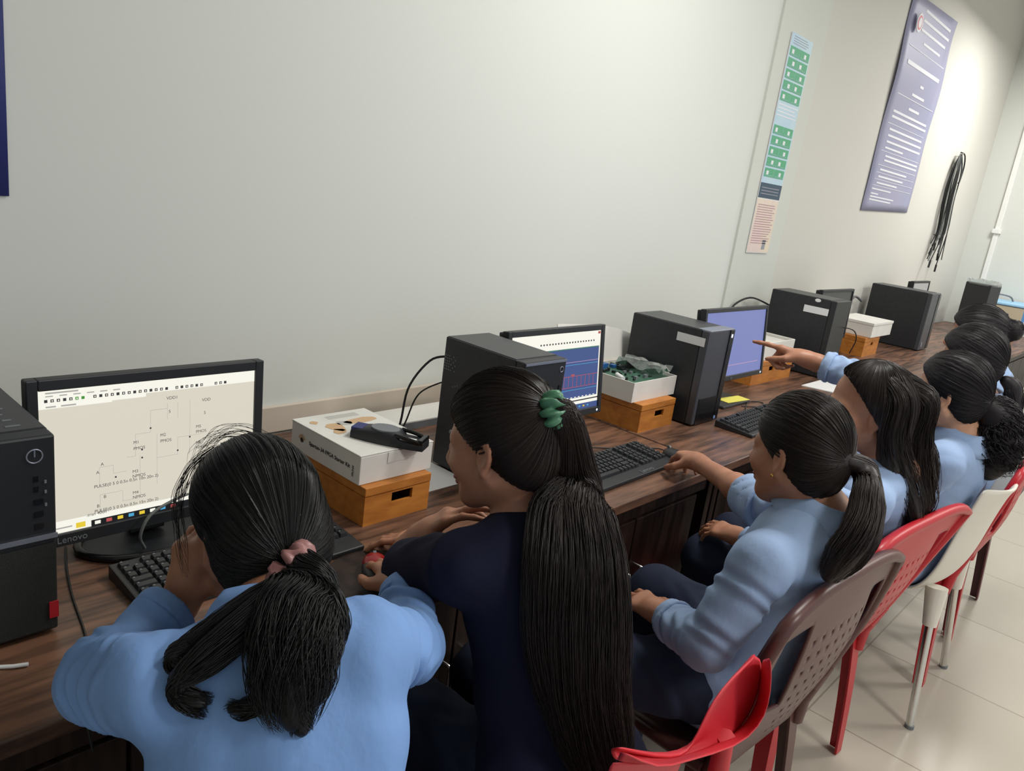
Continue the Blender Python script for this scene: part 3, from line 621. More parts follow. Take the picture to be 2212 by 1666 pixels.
def instrument():
    t = thing('bench_instrument', 'light blue bench instrument with a beige knob panel at the end wall', 'instrument', (8.1, 1.37, DZ), .25); t.scale = (1.18, 1.18, 1.18)
    MB().box((-.16, -.16, .01), (.2, .17, .235), M['blue']).obj('case', t, bevel=.006); MB().box((-.17, -.165, .2355), (.205, .175, .255), M['lightblue']).obj('top_cover', t, bevel=.005)
    MB().box((-.1645, -.14, .02), (-.1602, .165, .232), M['beige']).obj('front_panel', t)
    for (y, z) in ((.11, .18), (-.04, .17), (.09, .12), (.03, .11), (-.04, .10), (.0, .05)): MB().disc((-.18, y, z), .012, .015, M['black'], 16, 0).obj('knob', t)
    MB().tube(spline([(-.1, .1, .256), (-.08, .1, .29), (.0, .05, .30), (.08, -.05, .29), (.1, -.08, .256)], 16), .006, M['grey'], 8).obj('carry_handle', t)
    for y in (-.1, .1): MB().box((-.12, y-.02, 0), (.15, y+.02, .01), M['black']).obj('foot', t)
instrument()
#@@CHAIRS
# ------------------------------------------------------------------ chairs
def leg(t, m, top, bot, w0=.045, w1=.032, ax=1):
    top, bot = Vector(top), Vector(bot); b = MB()
    sx = 1 if top.x > 0 else -1; sy = 1 if top.y > 0 else -1
    P = []
    for k in range(7):
        u = k/6; c = top.lerp(bot, u)+Vector((.012*math.sin(PI*u)*sx, 0, 0)); wd = w0+(w1-w0)*u
        P.append([(c.x-sx*wd, c.y, c.z), (c.x, c.y, c.z), (c.x, c.y-sy*wd, c.z)])
    b.grid(P, m, False); return b.obj('leg', t, solid=.007, bevel=.001)
def monobloc(name, label, m, loc, rz, wtop=.245, H=.86, lean=.10, win=True, perf=True, arms=False, fan=False):
    t = thing(name, label, 'chair', loc, rz, 'plastic chairs along the desks'); sh = .43
    # seat
    n = 14; P = [[(-.215+.43*i/n, -.20+.42*j/n, sh-.02*math.sin(PI*i/n)*math.sin(PI*j/n)-.03*max(0, j/n-.82)) for j in range(n+1)] for i in range(n+1)]
    MB().grid(P, m).obj('seat', t, solid=.008)
    MB().tube([(-.215, -.2, sh-.006), (-.215, .2, sh-.012), (-.16, .225, sh-.02), (.16, .225, sh-.02), (.215, .2, sh-.012), (.215, -.2, sh-.006)], .013, m, 8).obj('seat_rim', t)
    # backrest: curved panel, windows either side of a perforated splat
    nu, nv = 60, 50; z0 = .40; z1 = H
    def wid(v):
        if fan: return .12+(wtop-.12)*v**.85
        return .14+(wtop-.14)*min(1, (v/.6))**.8 if v < .6 else wtop-(.02*((v-.6)/.4)**2)
    def pt(u, v):
        top = z1-.03*abs(u)**4
        z = z0+(top-z0)*v; return (u*wid(v), -.215-lean*v-.035*(1-u*u)*math.sin(PI*min(1, v*1.0)), z)
    P = [[pt(-1+2*i/nu, j/nv) for j in range(nv+1)] for i in range(nu+1)]
    def keep(i, j):
        u = abs(-1+2*(i+.5)/nu); v = (j+.5)/nv
        if win and .50 < u < .84 and .42 < v < .86 and not (u > .74 and v < .5): return False
        if perf and u < .44 and .12 < v < .8 and i % 4 == 2 and j % 4 == 1: return False
        return True
    MB().grid(P, m, True, keep).obj('backrest', t, solid=.007)
    e = [pt(-1, j/12) for j in range(2, 12)]+[pt(-1+2*i/16, 1) for i in range(17)]+[pt(1, j/12) for j in range(11, 1, -1)]
    MB().tube(e, .015, m, 8).obj('back_rim', t)
    for s_ in (-1, 1):
        leg(t, m, (s_*.205, -.205, sh), (s_*.235, -.235, .004)); leg(t, m, (s_*.205, .20, sh-.01), (s_*.225, .235, .004))
        b = MB().tube([pt(s_*.98, .30), (s_*.20, -.215, .43), (s_*.208, -.21, .36)], [.016, .02, .018], m, 8); b.obj('back_post', t)
        if arms:
            MB().tube(spline([pt(s_*.97, .62), (s_*.265, -.10, .63), (s_*.27, .10, .62), (s_*.255, .18, .56), (s_*.22, .20, .43)], 18), .018, m, 8).obj('armrest', t)
    return t
monobloc('plastic_chair', 'brown perforated plastic chair under the person reaching for the mouse', M['brownp'], (1.58, .69, 0), -.07, .285, .865, .10)
monobloc('plastic_chair', 'red perforated plastic chair between the brown and the white chair', M['red'], (2.07, .712, 0), -.11, .285, .87, .14, fan=True)
monobloc('plastic_chair', 'red plastic chair just behind the white chair', M['red'], (3.10, .62, 0), .03, .245, .86, .10)
monobloc('plastic_chair', 'maroon plastic chair at the far end of the row', M['maroon'], (3.62, .64, 0), .0, .245, .88, .10)
monobloc('plastic_chair', 'brown plastic chair under the person in the nearest blue shirt', M['brownp'], (.40, .60, 0), -.1, .2, .74, .05, False, False)
def white_chair():
    t = thing('shell_chair', 'white shell chair on chrome legs', 'chair', (2.82, .60, 0), .04, 'plastic chairs along the desks'); m = M['whitep']
    n = 24; prof = spline([(.21, .415), (.19, .44), (.05, .43), (-.12, .425), (-.20, .46), (-.245, .55), (-.275, .70), (-.31, .855)], n)
    P = []
    for j, (y, z) in enumerate(prof):
        u_ = j/(n-1); hw = .21+.088*max(0, (u_-.45)/.55)**.8
        row = []
        for i in range(17):
            u = -1+2*i/16; up = max(0, u_-.45)
            row.append((u*hw, y+.055*u*u*(1 if u_ > .45 else 0), z+(.02*u*u if u_ < .5 else 0)-(.05*(1-abs(u))**1.0*max(0, u_-.93)/.07 if u_ > .93 else 0)))
        P.append(row)
    MB().grid(P, m).obj('shell', t, solid=.012, subs=1)
    for s_ in (-1, 1):
        for y, yb in ((-.19, -.25), (.17, .215)):
            top = (s_*.178, y-(.012 if y < 0 else 0), .468 if y < 0 else .435); bot = (s_*.25+.01, yb, .0); mid = Vector(top).lerp(Vector(bot), .27)
            MB().tube([top, tuple(mid)], [.034, .021], m, 12).obj('leg_socket', t)
            l = MB().tube([tuple(mid), bot], .0125, M['chrome'], 14).obj('leg', t)
            MB().tube([(bot[0], bot[1], .012), (bot[0], bot[1], 0)], .0145, M['grey'], 12).obj('rubber_foot', l)
white_chair()
def red_tray_chair():
    t = thing('plastic_chair', 'bright red chair in the bottom foreground, its curved back rim catching light', 'chair', (1.03, .60, 0), 0, 'plastic chairs along the desks'); m = M['redseat']; ox, oy = 1.03, .60
    up = [(1.204, .814), (1.108, .811), (1.051, .795), (1.029, .763), (1.01, .733), (.985, .724), (.90, .77), (.775, .855)]
    lo = [(1.228, .795), (1.251, .74), (1.258, .688), (1.217, .662), (1.143, .668), (1.006, .715), (.91, .755), (.77, .835)]
    rear = [(1.141, .859), (1.174, .807), (1.197, .742), (1.178, .708), (1.098, .708), (.89, .797), (.82, .82), (.70, .92)]
    P = [[(a[0]+(b[0]-a[0])*k/6-ox, .40+.012*math.sin(PI*k/6)-oy, a[1]+(b[1]-a[1])*k/6) for k in range(7)] for a, b in zip(up, lo)]
    MB().grid(P, m).obj('backrest', t, solid=.006, subs=1)
    P = [[(b[0]+(c[0]-b[0])*k/4*1.0-ox, .40-.04*k/4-oy, b[1]+(c[1]-b[1])*k/4) for k in range(5)] for b, c in zip(lo, rear)]
    MB().grid(P, m).obj('back_rim', t, solid=.004, subs=1)
    P = [[(a[0]+(b-a[0])*k/8-ox, .402+.02*math.sin(PI*k/8)-oy, a[1]+(.435-a[1])*k/8) for k in range(9)] for a, b in zip(lo[5:]+[(.77, .835)], (1.0, .93, .86, .83))]
    MB().grid(P, m).obj('back_shell', t, solid=.006, subs=1)
    n = 10; MB().grid([[(-.22+.44*i/n, -.17+.40*j/n, .43-.015*math.sin(PI*i/n)*math.sin(PI*j/n)) for j in range(n+1)] for i in range(n+1)], m).obj('seat', t, solid=.008)
    for s_ in (-1, 1):
        leg(t, m, (s_*.20, -.18, .43), (s_*.225, -.21, .004)); leg(t, m, (s_*.20, .21, .43), (s_*.22, .235, .004))
        MB().tube([(s_*.10, -.205, .69), (s_*.15, -.19, .55), (s_*.19, -.17, .42)], [.016, .02, .02], m, 8).obj('back_post', t)
red_tray_chair()
#@@SDF
# ------------------------------------------------------------------ signed-distance modelling for bodies, clothes and hair
def A3(p): return np.array(p, np.float32)
def nrm(v): v = np.array(v, float); return v/np.linalg.norm(v)
def frame(f, up=(0, 0, 1)):
    f = nrm(f); r = nrm(np.cross(f, up)); u = np.cross(r, f); return r, f, u
class Sdf:
    def __init__(s): s.p = []; s.disp = None
    def _add(s, fn, lo, hi, k, op): s.p.append((fn, np.array(lo, np.float32), np.array(hi, np.float32), k, op)); return s
    def cap(s, a, b, ra, rb=None, k=.02, op=0, fold=None, flat=None):
        rb = ra if rb is None else rb; a = A3(a); b = A3(b); d = b-a; L2 = float(d @ d)+1e-12; L = L2**.5; R = max(ra, rb)+(.004 if fold else 0)
        def fn(P):
            q = P-a; t = q @ d/L2; tc = np.clip(t, 0, 1); r = ra+(rb-ra)*tc
            if fold:
                am, nf, ph = fold; r = r+am*np.sin(2*PI*nf*tc+ph+2.2*np.sin(P[:, 0]*55+P[:, 2]*40+ph))*np.sqrt(np.maximum(np.sin(PI*tc), 0))
            if flat is None: return np.sqrt(((q-tc[:, None]*d)**2).sum(1))-r
            rad = np.sqrt(np.maximum(((q-t[:, None]*d)**2).sum(1), 0))-r+flat; ax = (np.abs(t-.5)-.5)*L+flat
            return np.minimum(np.maximum(rad, ax), 0)+np.sqrt(np.maximum(rad, 0)**2+np.maximum(ax, 0)**2)-flat
        return s._add(fn, np.minimum(a, b)-R, np.maximum(a, b)+R, k, op)
    def ell(s, c, r, F=None, k=.02, op=0):
        c = A3(c); r = A3(r); Fm = np.eye(3, dtype=np.float32) if F is None else np.array(F, np.float32)
        def fn(P):
            q = (P-c) @ Fm.T; k0 = np.sqrt(((q/r)**2).sum(1))+1e-9; k1 = np.sqrt(((q/(r*r))**2).sum(1))+1e-9; return k0*(k0-1)/k1
        R = float(r.max()); return s._add(fn, c-R, c+R, k, op)
    def half(s, p, n, k=.01):
        """keep the side the normal n points away from"""
        p = A3(p); n = A3(nrm(n)); return s._add(lambda P: (P-p) @ n, (-99,)*3, (99,)*3, k, 2)
    def fn(s, f, lo, hi, k, op): return s._add(f, lo, hi, k, op)
    def ev(s, P):
        d = np.full(len(P), .3, np.float32)
        for fn, lo, hi, k, op in s.p:
            if hi[0] > 50: m = slice(None); Q = P
            else:
                mg = .05+k; m = np.flatnonzero(((P > lo-mg) & (P < hi+mg)).all(1))
                if not len(m): continue
                Q = P[m]
            b = fn(Q).astype(np.float32); a = d[m]
            if op == 0: h = np.clip(.5+.5*(a-b)/k, 0, 1); d[m] = a*(1-h)+b*h-k*h*(1-h)
            else:
                if op == 1: b = -b
                h = np.clip(.5-.5*(a-b)/k, 0, 1); d[m] = a*(1-h)+b*h+k*h*(1-h)
        if s.disp is not None: d = d+s.disp(P)
        return d
    def mesh(s, h):
        lo = np.min([p[1] for p in s.p if p[4] == 0], 0)-.02; hi = np.max([p[2] for p in s.p if p[4] == 0], 0)+.02
        B = 8; nb = np.ceil((hi-lo)/(h*B)).astype(int)+1; n = nb*B; g = np.empty(n, np.float32)
        gi = np.stack(np.meshgrid(*[np.arange(k) for k in nb], indexing='ij'), -1).reshape(-1, 3)
        dc = s.ev((lo+(gi*B+B/2-.5)*h).astype(np.float32))
        g[:] = np.repeat(np.repeat(np.repeat(dc.reshape(nb), B, 0), B, 1), B, 2)
        act = gi[np.abs(dc) < B*h*.87*1.35+.012]; off = np.stack(np.meshgrid(*[np.arange(B)]*3, indexing='ij'), -1).reshape(-1, 3)
        for i in range(0, len(act), 1500):
            ix = (act[i:i+1500, None, :]*B+off[None]).reshape(-1, 3); g[ix[:, 0], ix[:, 1], ix[:, 2]] = s.ev((lo+ix*h).astype(np.float32))
        ins = g < 0; c = np.zeros(n-1, np.uint8)
        for a in (0, 1):
            for b in (0, 1):
                for e in (0, 1): c += ins[a:n[0]-1+a, b:n[1]-1+b, e:n[2]-1+e]
        ce = np.argwhere((c > 0) & (c < 8)); m = len(ce)
        cor = np.array([(a, b, e) for a in (0, 1) for b in (0, 1) for e in (0, 1)])
        val = np.stack([g[ce[:, 0]+q[0], ce[:, 1]+q[1], ce[:, 2]+q[2]] for q in cor], 1)
        acc = np.zeros((m, 3)); cnt = np.zeros(m)
        for i in range(8):
            for j in range(i+1, 8):
                if np.abs(cor[i]-cor[j]).sum() != 1: continue
                x = (val[:, i] < 0) != (val[:, j] < 0); t = np.where(x, val[:, i]/(val[:, i]-val[:, j]+1e-12), 0)
                acc += np.where(x[:, None], cor[i]+t[:, None]*(cor[j]-cor[i]), 0); cnt += x
        V = lo+(ce+acc/np.maximum(cnt, 1)[:, None])*h
        idm = np.full(n-1, -1, np.int32); idm[ce[:, 0], ce[:, 1], ce[:, 2]] = np.arange(m); Fs = []
        for ax in range(3):
            a1, a2 = (ax+1) % 3, (ax+2) % 3; sl0 = [slice(1, k-1) for k in n]; sl1 = list(sl0); sl0[ax] = slice(0, n[ax]-1); sl1[ax] = slice(1, n[ax])
            s0 = ins[tuple(sl0)]; s1 = ins[tuple(sl1)]; e = np.argwhere(s0 != s1); fl = s0[e[:, 0], e[:, 1], e[:, 2]]
            e = e+1; e[:, ax] -= 1; q = []
            for (u, v) in ((-1, -1), (0, -1), (0, 0), (-1, 0)):
                p = e.copy(); p[:, a1] += u; p[:, a2] += v; q.append(idm[p[:, 0], p[:, 1], p[:, 2]])
            q = np.stack(q, 1); q[~fl] = q[~fl][:, ::-1]; Fs.append(q)
        F = np.concatenate(Fs); F = F[(F >= 0).all(1)]
        return V, F
    def obj(s, name, m, parent, h): return arr_obj(name, *s.mesh(h), m, parent)
def arr_obj(name, V, F, m, parent):
    me = bpy.data.meshes.new(name); nf, k = F.shape
    me.vertices.add(len(V)); me.vertices.foreach_set('co', np.asarray(V, np.float32).ravel())
    me.loops.add(nf*k); me.loops.foreach_set('vertex_index', np.asarray(F, np.int32).ravel())
    me.polygons.add(nf); me.polygons.foreach_set('loop_start', np.arange(0, nf*k, k, dtype=np.int32))
    me.polygons.foreach_set('use_smooth', np.ones(nf, bool)); me.update(calc_edges=True); me.validate()
    me.materials.append(m); o = bpy.data.objects.new(name, me); COL.objects.link(o); o.parent = parent; return o
def strand_arrays(S, rad):
    """S (n,k,3) polylines, rad (k,) -> verts, quads of 3-sided tubes"""
    n, k, _ = S.shape; T = np.gradient(S, axis=1); T /= np.linalg.norm(T, axis=2, keepdims=True)+1e-9
    ref = np.array([.3, .85, .43]); a = np.cross(T, ref); a /= np.linalg.norm(a, axis=2, keepdims=True)+1e-9; b = np.cross(T, a)
    rr = np.broadcast_to(np.asarray(rad), (n, k))[..., None]
    V = np.stack([S+rr*(math.cos(2*PI*j/3)*a+math.sin(2*PI*j/3)*b) for j in range(3)], 2).reshape(-1, 3)
    i = np.arange(n)[:, None, None]*k*3; j = np.arange(k-1)[None, :, None]*3; q = np.arange(3)[None, None, :]
    F = np.stack([i+j+q, i+j+(q+1) % 3, i+j+3+(q+1) % 3, i+j+3+q], -1).reshape(-1, 4); return V, F
def bundle(guide, radii, n, r, flat=(1, 1), wave=.0, k=26, short=.25, wf=3., end=None):
    """n strands following a guide polyline inside the given radii"""
    G = spline(guide, 60); Rd = np.interp(np.linspace(0, 1, 60), np.linspace(0, 1, len(radii)), radii)
    T = np.gradient(G, axis=0); T /= np.linalg.norm(T, axis=1, keepdims=True); a = np.cross(T, [.55, .83, .1]); a /= np.linalg.norm(a, axis=1, keepdims=True)+1e-9; b = np.cross(T, a)
    out = np.empty((n, k, 3))
    for i in range(n):
        q = RNG.uniform(0, 2*PI); ro = math.sqrt(RNG.uniform(.35, 1.06)); t = np.linspace(0, RNG.uniform(1-short, 1), k); x = t*59
        j = np.arange(60); g = np.stack([np.interp(x, j, G[:, c]) for c in range(3)], 1); aa = np.stack([np.interp(x, j, a[:, c]) for c in range(3)], 1); bb = np.stack([np.interp(x, j, b[:, c]) for c in range(3)], 1)
        rd = np.interp(x, j, Rd); ph = RNG.uniform(0, 6.28); w1 = wave*np.sin(t*wf*6.28+ph)*t; w2 = wave*np.cos(t*wf*5.5+ph*1.7)*t; tw = q+RNG.uniform(-.5, .5)*t
        out[i] = g+aa*((rd*ro*np.cos(tw)*flat[0]+w1)[:, None])+bb*((rd*ro*np.sin(tw)*flat[1]+w2)[:, None])
    return out, r*np.concatenate([np.linspace(.8, 1, 4), np.ones(k-10), np.linspace(1, .35, 6)])
#@@PEOPLE
# ------------------------------------------------------------------ people
def rot_about(v, ax, th): ax = nrm(ax); return v*math.cos(th)+np.cross(ax, v)*math.sin(th)+ax*(ax @ v)*(1-math.cos(th))
def hand(S, w_, d, n, side, curls, sc=.95, thumb=(.55, .75, -.35), tcurl=.3, spread=(.10, .02, -.05, -.14), splay=1.0):
    d = nrm(d); n = np.array(n, float); n = nrm(n-d*(n @ d)); t = -side*np.cross(d, n); w_ = np.array(w_, float)
    kn = [w_+sc*(d*a+t*b) for a, b in ((.086, .027), (.090, .009), (.086, -.009), (.077, -.026))]
    for i, q in enumerate(kn): S.cap(w_+sc*(d*.012+t*(.014-.009*i)), q, .0135*sc, .0112*sc, .016)
    S.cap(w_-d*.02, w_+d*.03*sc, .021, .020, .02)
    lens = ((.043, .026, .020), (.047, .030, .021), (.043, .028, .020), (.034, .021, .018)); rad = ((.0086, .0078, .0070, .0060),)*3+((.0075, .0068, .006, .0052),)
    for i in range(4):
        p = kn[i]; th = 0
        for j in range(3):
            th += curls[i][j]; dr = nrm(math.cos(th)*d-math.sin(th)*n+t*spread[i]*splay); q = p+dr*lens[i][j]*sc
            S.cap(p, q, rad[i][j]*sc, rad[i][j+1]*sc, .0035 if j else .008); p = q
    b = w_+sc*(d*.022+t*.022-n*.006); td = nrm(d*thumb[0]+t*thumb[1]+n*thumb[2]); m = b+td*.046*sc; S.cap(b, m, .0145*sc, .0115*sc, .018)
    td2 = nrm(td*.75+d*.5-t*tcurl-n*.05); e = m+td2*.032*sc; S.cap(m, e, .0108*sc, .0092*sc, .004); td3 = nrm(td2+d*.2-t*tcurl*.6); S.cap(e, e+td3*.024*sc, .0092*sc, .0072*sc, .004)
    return kn
RELAX = ((.25, .35, .25), (.3, .4, .25), (.35, .45, .3), (.4, .5, .3))
GRIP = ((.28, .38, .25), (.24, .36, .25), (.5, .55, .35), (.6, .6, .4))
FIST = ((.9, 1.2, .7), (1.0, 1.25, .8), (1.05, 1.25, .8), (1.1, 1.25, .8))
POINT = ((.05, .1, .08), (1.25, 1.4, .8), (1.35, 1.45, .9), (1.4, 1.45, .9))
HSC = .95
class Scaled:
    """adds primitives at head scale"""
    def __init__(s, S): s.S = S
    def ell(s, c, r, F=None, k=.02, op=0): s.S.ell(c, tuple(q*HSC for q in r), F, k, op)
    def cap(s, a, b, ra, rb=None, k=.02, op=0): s.S.cap(a, b, ra*HSC, (ra if rb is None else rb)*HSC, k, op)
def head_sdf(S, c, F):
    r, f, u = F; c = np.array(c, float); W = lambda x, y, z: c+(r*x+f*y+u*z)*HSC; S = Scaled(S)
    S.ell(W(0, -.014, .034), (.074, .094, .084), F, .02); S.ell(W(0, .030, -.034), (.058, .058, .080), F, .03); S.ell(W(0, .062, -.100), (.024, .021, .018), F, .025)
    for x in (-1, 1):
        S.cap(W(x*.052, -.004, -.052), W(x*.014, .062, -.098), .023, .019, .025); S.ell(W(x*.040, .056, -.030), (.026, .024, .024), F, .025)
        S.cap(W(x*.046, .062, .014), W(x*.010, .080, .012), .011, .011, .014)
        S.ell(W(x*.032, .093, -.004), (.017, .012, .011), F, .012, 1); S.ell(W(x*.032, .074, -.005), (.0135, .0125, .0115), F, .004)
        S.ell(W(x*.012, .098, -.042), (.009, .010, .008), F, .006)
        e = frame(nrm(f*.25+r*x*1.0)); S.ell(W(x*.076, -.010, -.012), (.017, .009, .030), (e[0], e[1], u), .006); S.ell(W(x*.083, -.006, -.010), (.010, .006, .019), (e[0], e[1], u), .004, 1)
        S.ell(W(x*.075, -.003, -.040), (.009, .007, .010), F, .006)
    S.cap(W(0, .086, .006), W(0, .108, -.034), .0075, .0105, .012); S.ell(W(0, .091, -.066), (.022, .010, .0062), F, .006); S.ell(W(0, .088, -.077), (.019, .010, .007), F, .006)
def cloth_disp(am, seed):
    g = np.random.default_rng(seed); K = g.normal(0, 1, (4, 3))*np.array([24, 24, 30]); ph = g.uniform(0, 6.28, 9); K2 = g.normal(0, 9, (9, 3)); K3 = g.normal(0, 1, (5, 3))*np.array([55, 45, 60])
    def f(P):
        d = 0
        for i in range(4): d = d+.45*np.sin(P @ K[i]+ph[i]+1.8*np.sin(P @ K2[i]+ph[i]*2))
        for i in range(5):
            gate = np.clip(np.sin(P @ K2[i+4]*1.6+ph[i+4]*3), 0, 1); d = d+gate*(.55-np.abs(np.sin(.5*(P @ K3[i])+ph[i+4]+1.2*np.sin(P @ K2[i]))))*.9
        return (am*d).astype(np.float32)
    return f
def hair_cap(c, F, tie, m, parent, infl=.014, line=((.086, .072), (-.07, -.095)), seed=1, nstr=420, h=.0032, groove=.0011, extra=None, part=False, name='hair', back=0.):
    """combed hair over the skull, gathered towards the local point tie; returns the Sdf used"""
    r, f, u = F; c = np.array(c, float); W = lambda x, y, z: c+(r*x+f*y+u*z)*HSC
    S0 = Sdf(); S = Scaled(S0); S.ell(W(0, -.014-back/2, .036), (.074+infl, .094+infl+back/2, .084+infl), F, .02)
    S.ell(W(0, -.045-back, -.02), (.066+infl*.6, .060+infl*.6, .075), F, .03)
    (y1, z1), (y0, z0) = line; dn = np.array([0, (z1-z0), -(y1-y0)]); n = nrm(r*dn[0]+f*dn[1]+u*dn[2])
    S = S0; S.half(W(0, y1, z1), n, .012)
    tp = np.array(tie, float); ax = nrm(tp-np.array([0, -.02, .03])); axw = nrm(r*ax[0]+f*ax[1]+u*ax[2]); e1 = nrm(np.cross(axw, u+.01)); e2 = np.cross(axw, e1); ctr = W(0, -.02, .03)
    g = np.random.default_rng(seed); fr = g.integers(26, 85, 6); ph = g.uniform(0, 6.28, 6)
    def disp(P):
        q = P-ctr; phi = np.arctan2(q @ e2, q @ e1); al = q @ axw; s_ = 0
        for i in range(6): s_ = s_+np.sin(phi*fr[i]+ph[i]+3*np.sin(al*22+ph[i]))
        rr = np.sqrt(np.maximum((q*q).sum(1)-al*al, 0)); return (groove*.3*s_*np.clip(rr/.05, 0, 1)).astype(np.float32)
    S.disp = disp
    if extra: extra(S, W)
    V, Fc = S.mesh(h)
    # combed strands lying on the cap
    k = 18; out = []
    for i in range(nstr):
        phi = g.uniform(0, 2*PI); th = np.linspace(g.uniform(2.0, 2.75), g.uniform(.12, .3), k)+0*g.normal(0, .05)
        dirs = np.cos(th)[:, None]*axw+np.sin(th)[:, None]*(math.cos(phi)*e1+math.sin(phi)*e2); rd = np.full(k, .10)
        for _ in range(6): rd = rd-S.ev((ctr+dirs*rd[:, None]).astype(np.float32))
        P = ctr+dirs*(rd+g.uniform(.0002, .0016))[:, None]; ok = ((P-W(0, y1, z1)) @ n) < .004
        if ok.all(): out.append(P)
        elif ok[k//2:].all() and not ok[0]:
            j = np.argmax(ok); x = np.linspace(j, k-1, k); out.append(np.stack([np.interp(x, np.arange(k), P[:, q]) for q in range(3)], 1))
    parts = [(V, Fc)]
    if out: parts.append(strand_arrays(np.array(out), .00042*np.concatenate([np.linspace(.3, 1, 4), np.ones(k-4)])))
    return S, parts
def join_arrays(parts):
    Vs, Fs, o = [], [], 0
    for V, F in parts: Vs.append(V); Fs.append(F+o); o += len(V)
    return np.concatenate(Vs), np.concatenate(Fs)
def drape(pts, radii, top, start):
    """rest the guide on the cloth: push it out of the surface and smooth it"""
    P = np.array(pts, float); Rr = np.interp(np.linspace(0, 1, len(P)), np.linspace(0, 1, len(radii)), radii)
    for it in range(3):
        for i in range(start, len(P)):
            for _ in range(8):
                q = np.repeat(P[i][None], 4, 0); q[1:] += np.eye(3)*.003; d = top.ev(q.astype(np.float32)).astype(float); g = (d[1:]-d[0]); e = Rr[i]*.28+.003-d[0]
                if np.linalg.norm(g) < 1e-6 or (e < 0 and (it or d[0] < Rr[i]*1.1)): break
                P[i] += nrm(g)*np.clip(e, -.006, .02)
        if it < 2:
            Q = P.copy(); Q[1:-1] = .25*P[:-2]+.5*P[1:-1]+.25*P[2:]; P[start:-1] = Q[start:-1]
    return [tuple(p) for p in P]
def tail(guide, radii, n, r, flat=(1, 1), wave=.004, h=.0035, core=.8, on=None, **k):
    if on is not None: guide = drape(guide, radii, *on)
    S = Sdf(); G = spline(guide, 22); Rd = np.interp(np.linspace(0, 1, 22), np.linspace(0, 1, len(radii)), radii)*core
    for i in range(20): S.cap(G[i], G[i+1], Rd[i]*min(flat), Rd[i+1]*min(flat), .015)
    V, F = S.mesh(h); B, rr = bundle(guide, radii, n, r, flat, wave, **k); return [(V, F), strand_arrays(B, rr)]
def scrunchie(name, c, axis, R, tube, m, parent, seed=0, label=None):
    a = nrm(axis); e1 = nrm(np.cross(a, (0.1, .2, 1))); e2 = np.cross(a, e1); c = np.array(c); P = []; g = np.random.default_rng(seed); n = 72; mm = 14
    ph = g.uniform(0, 6.28, 8)
    for i in range(n+1):
        q = 2*PI*i/n; row = []
        for j in range(mm+1):
            s_ = 2*PI*j/mm; w_ = tube*(1+.28*math.sin(9*q+ph[0]+1.3*math.sin(s_+ph[1]))+.16*math.sin(17*q+ph[2]+2*s_)); Rr = R*(1+.05*math.sin(5*q+ph[3]))
            o = nrm(e1*math.cos(q)+e2*math.sin(q)); row.append(tuple(c+o*(Rr+w_*math.cos(s_))+a*(w_*1.25*math.sin(s_)+.004*math.sin(7*q+ph[4]))))
        P.append(row)
    o = MB().grid(P, m).obj(name, parent, weld=True)
    if label: tag(o, label)
    return o
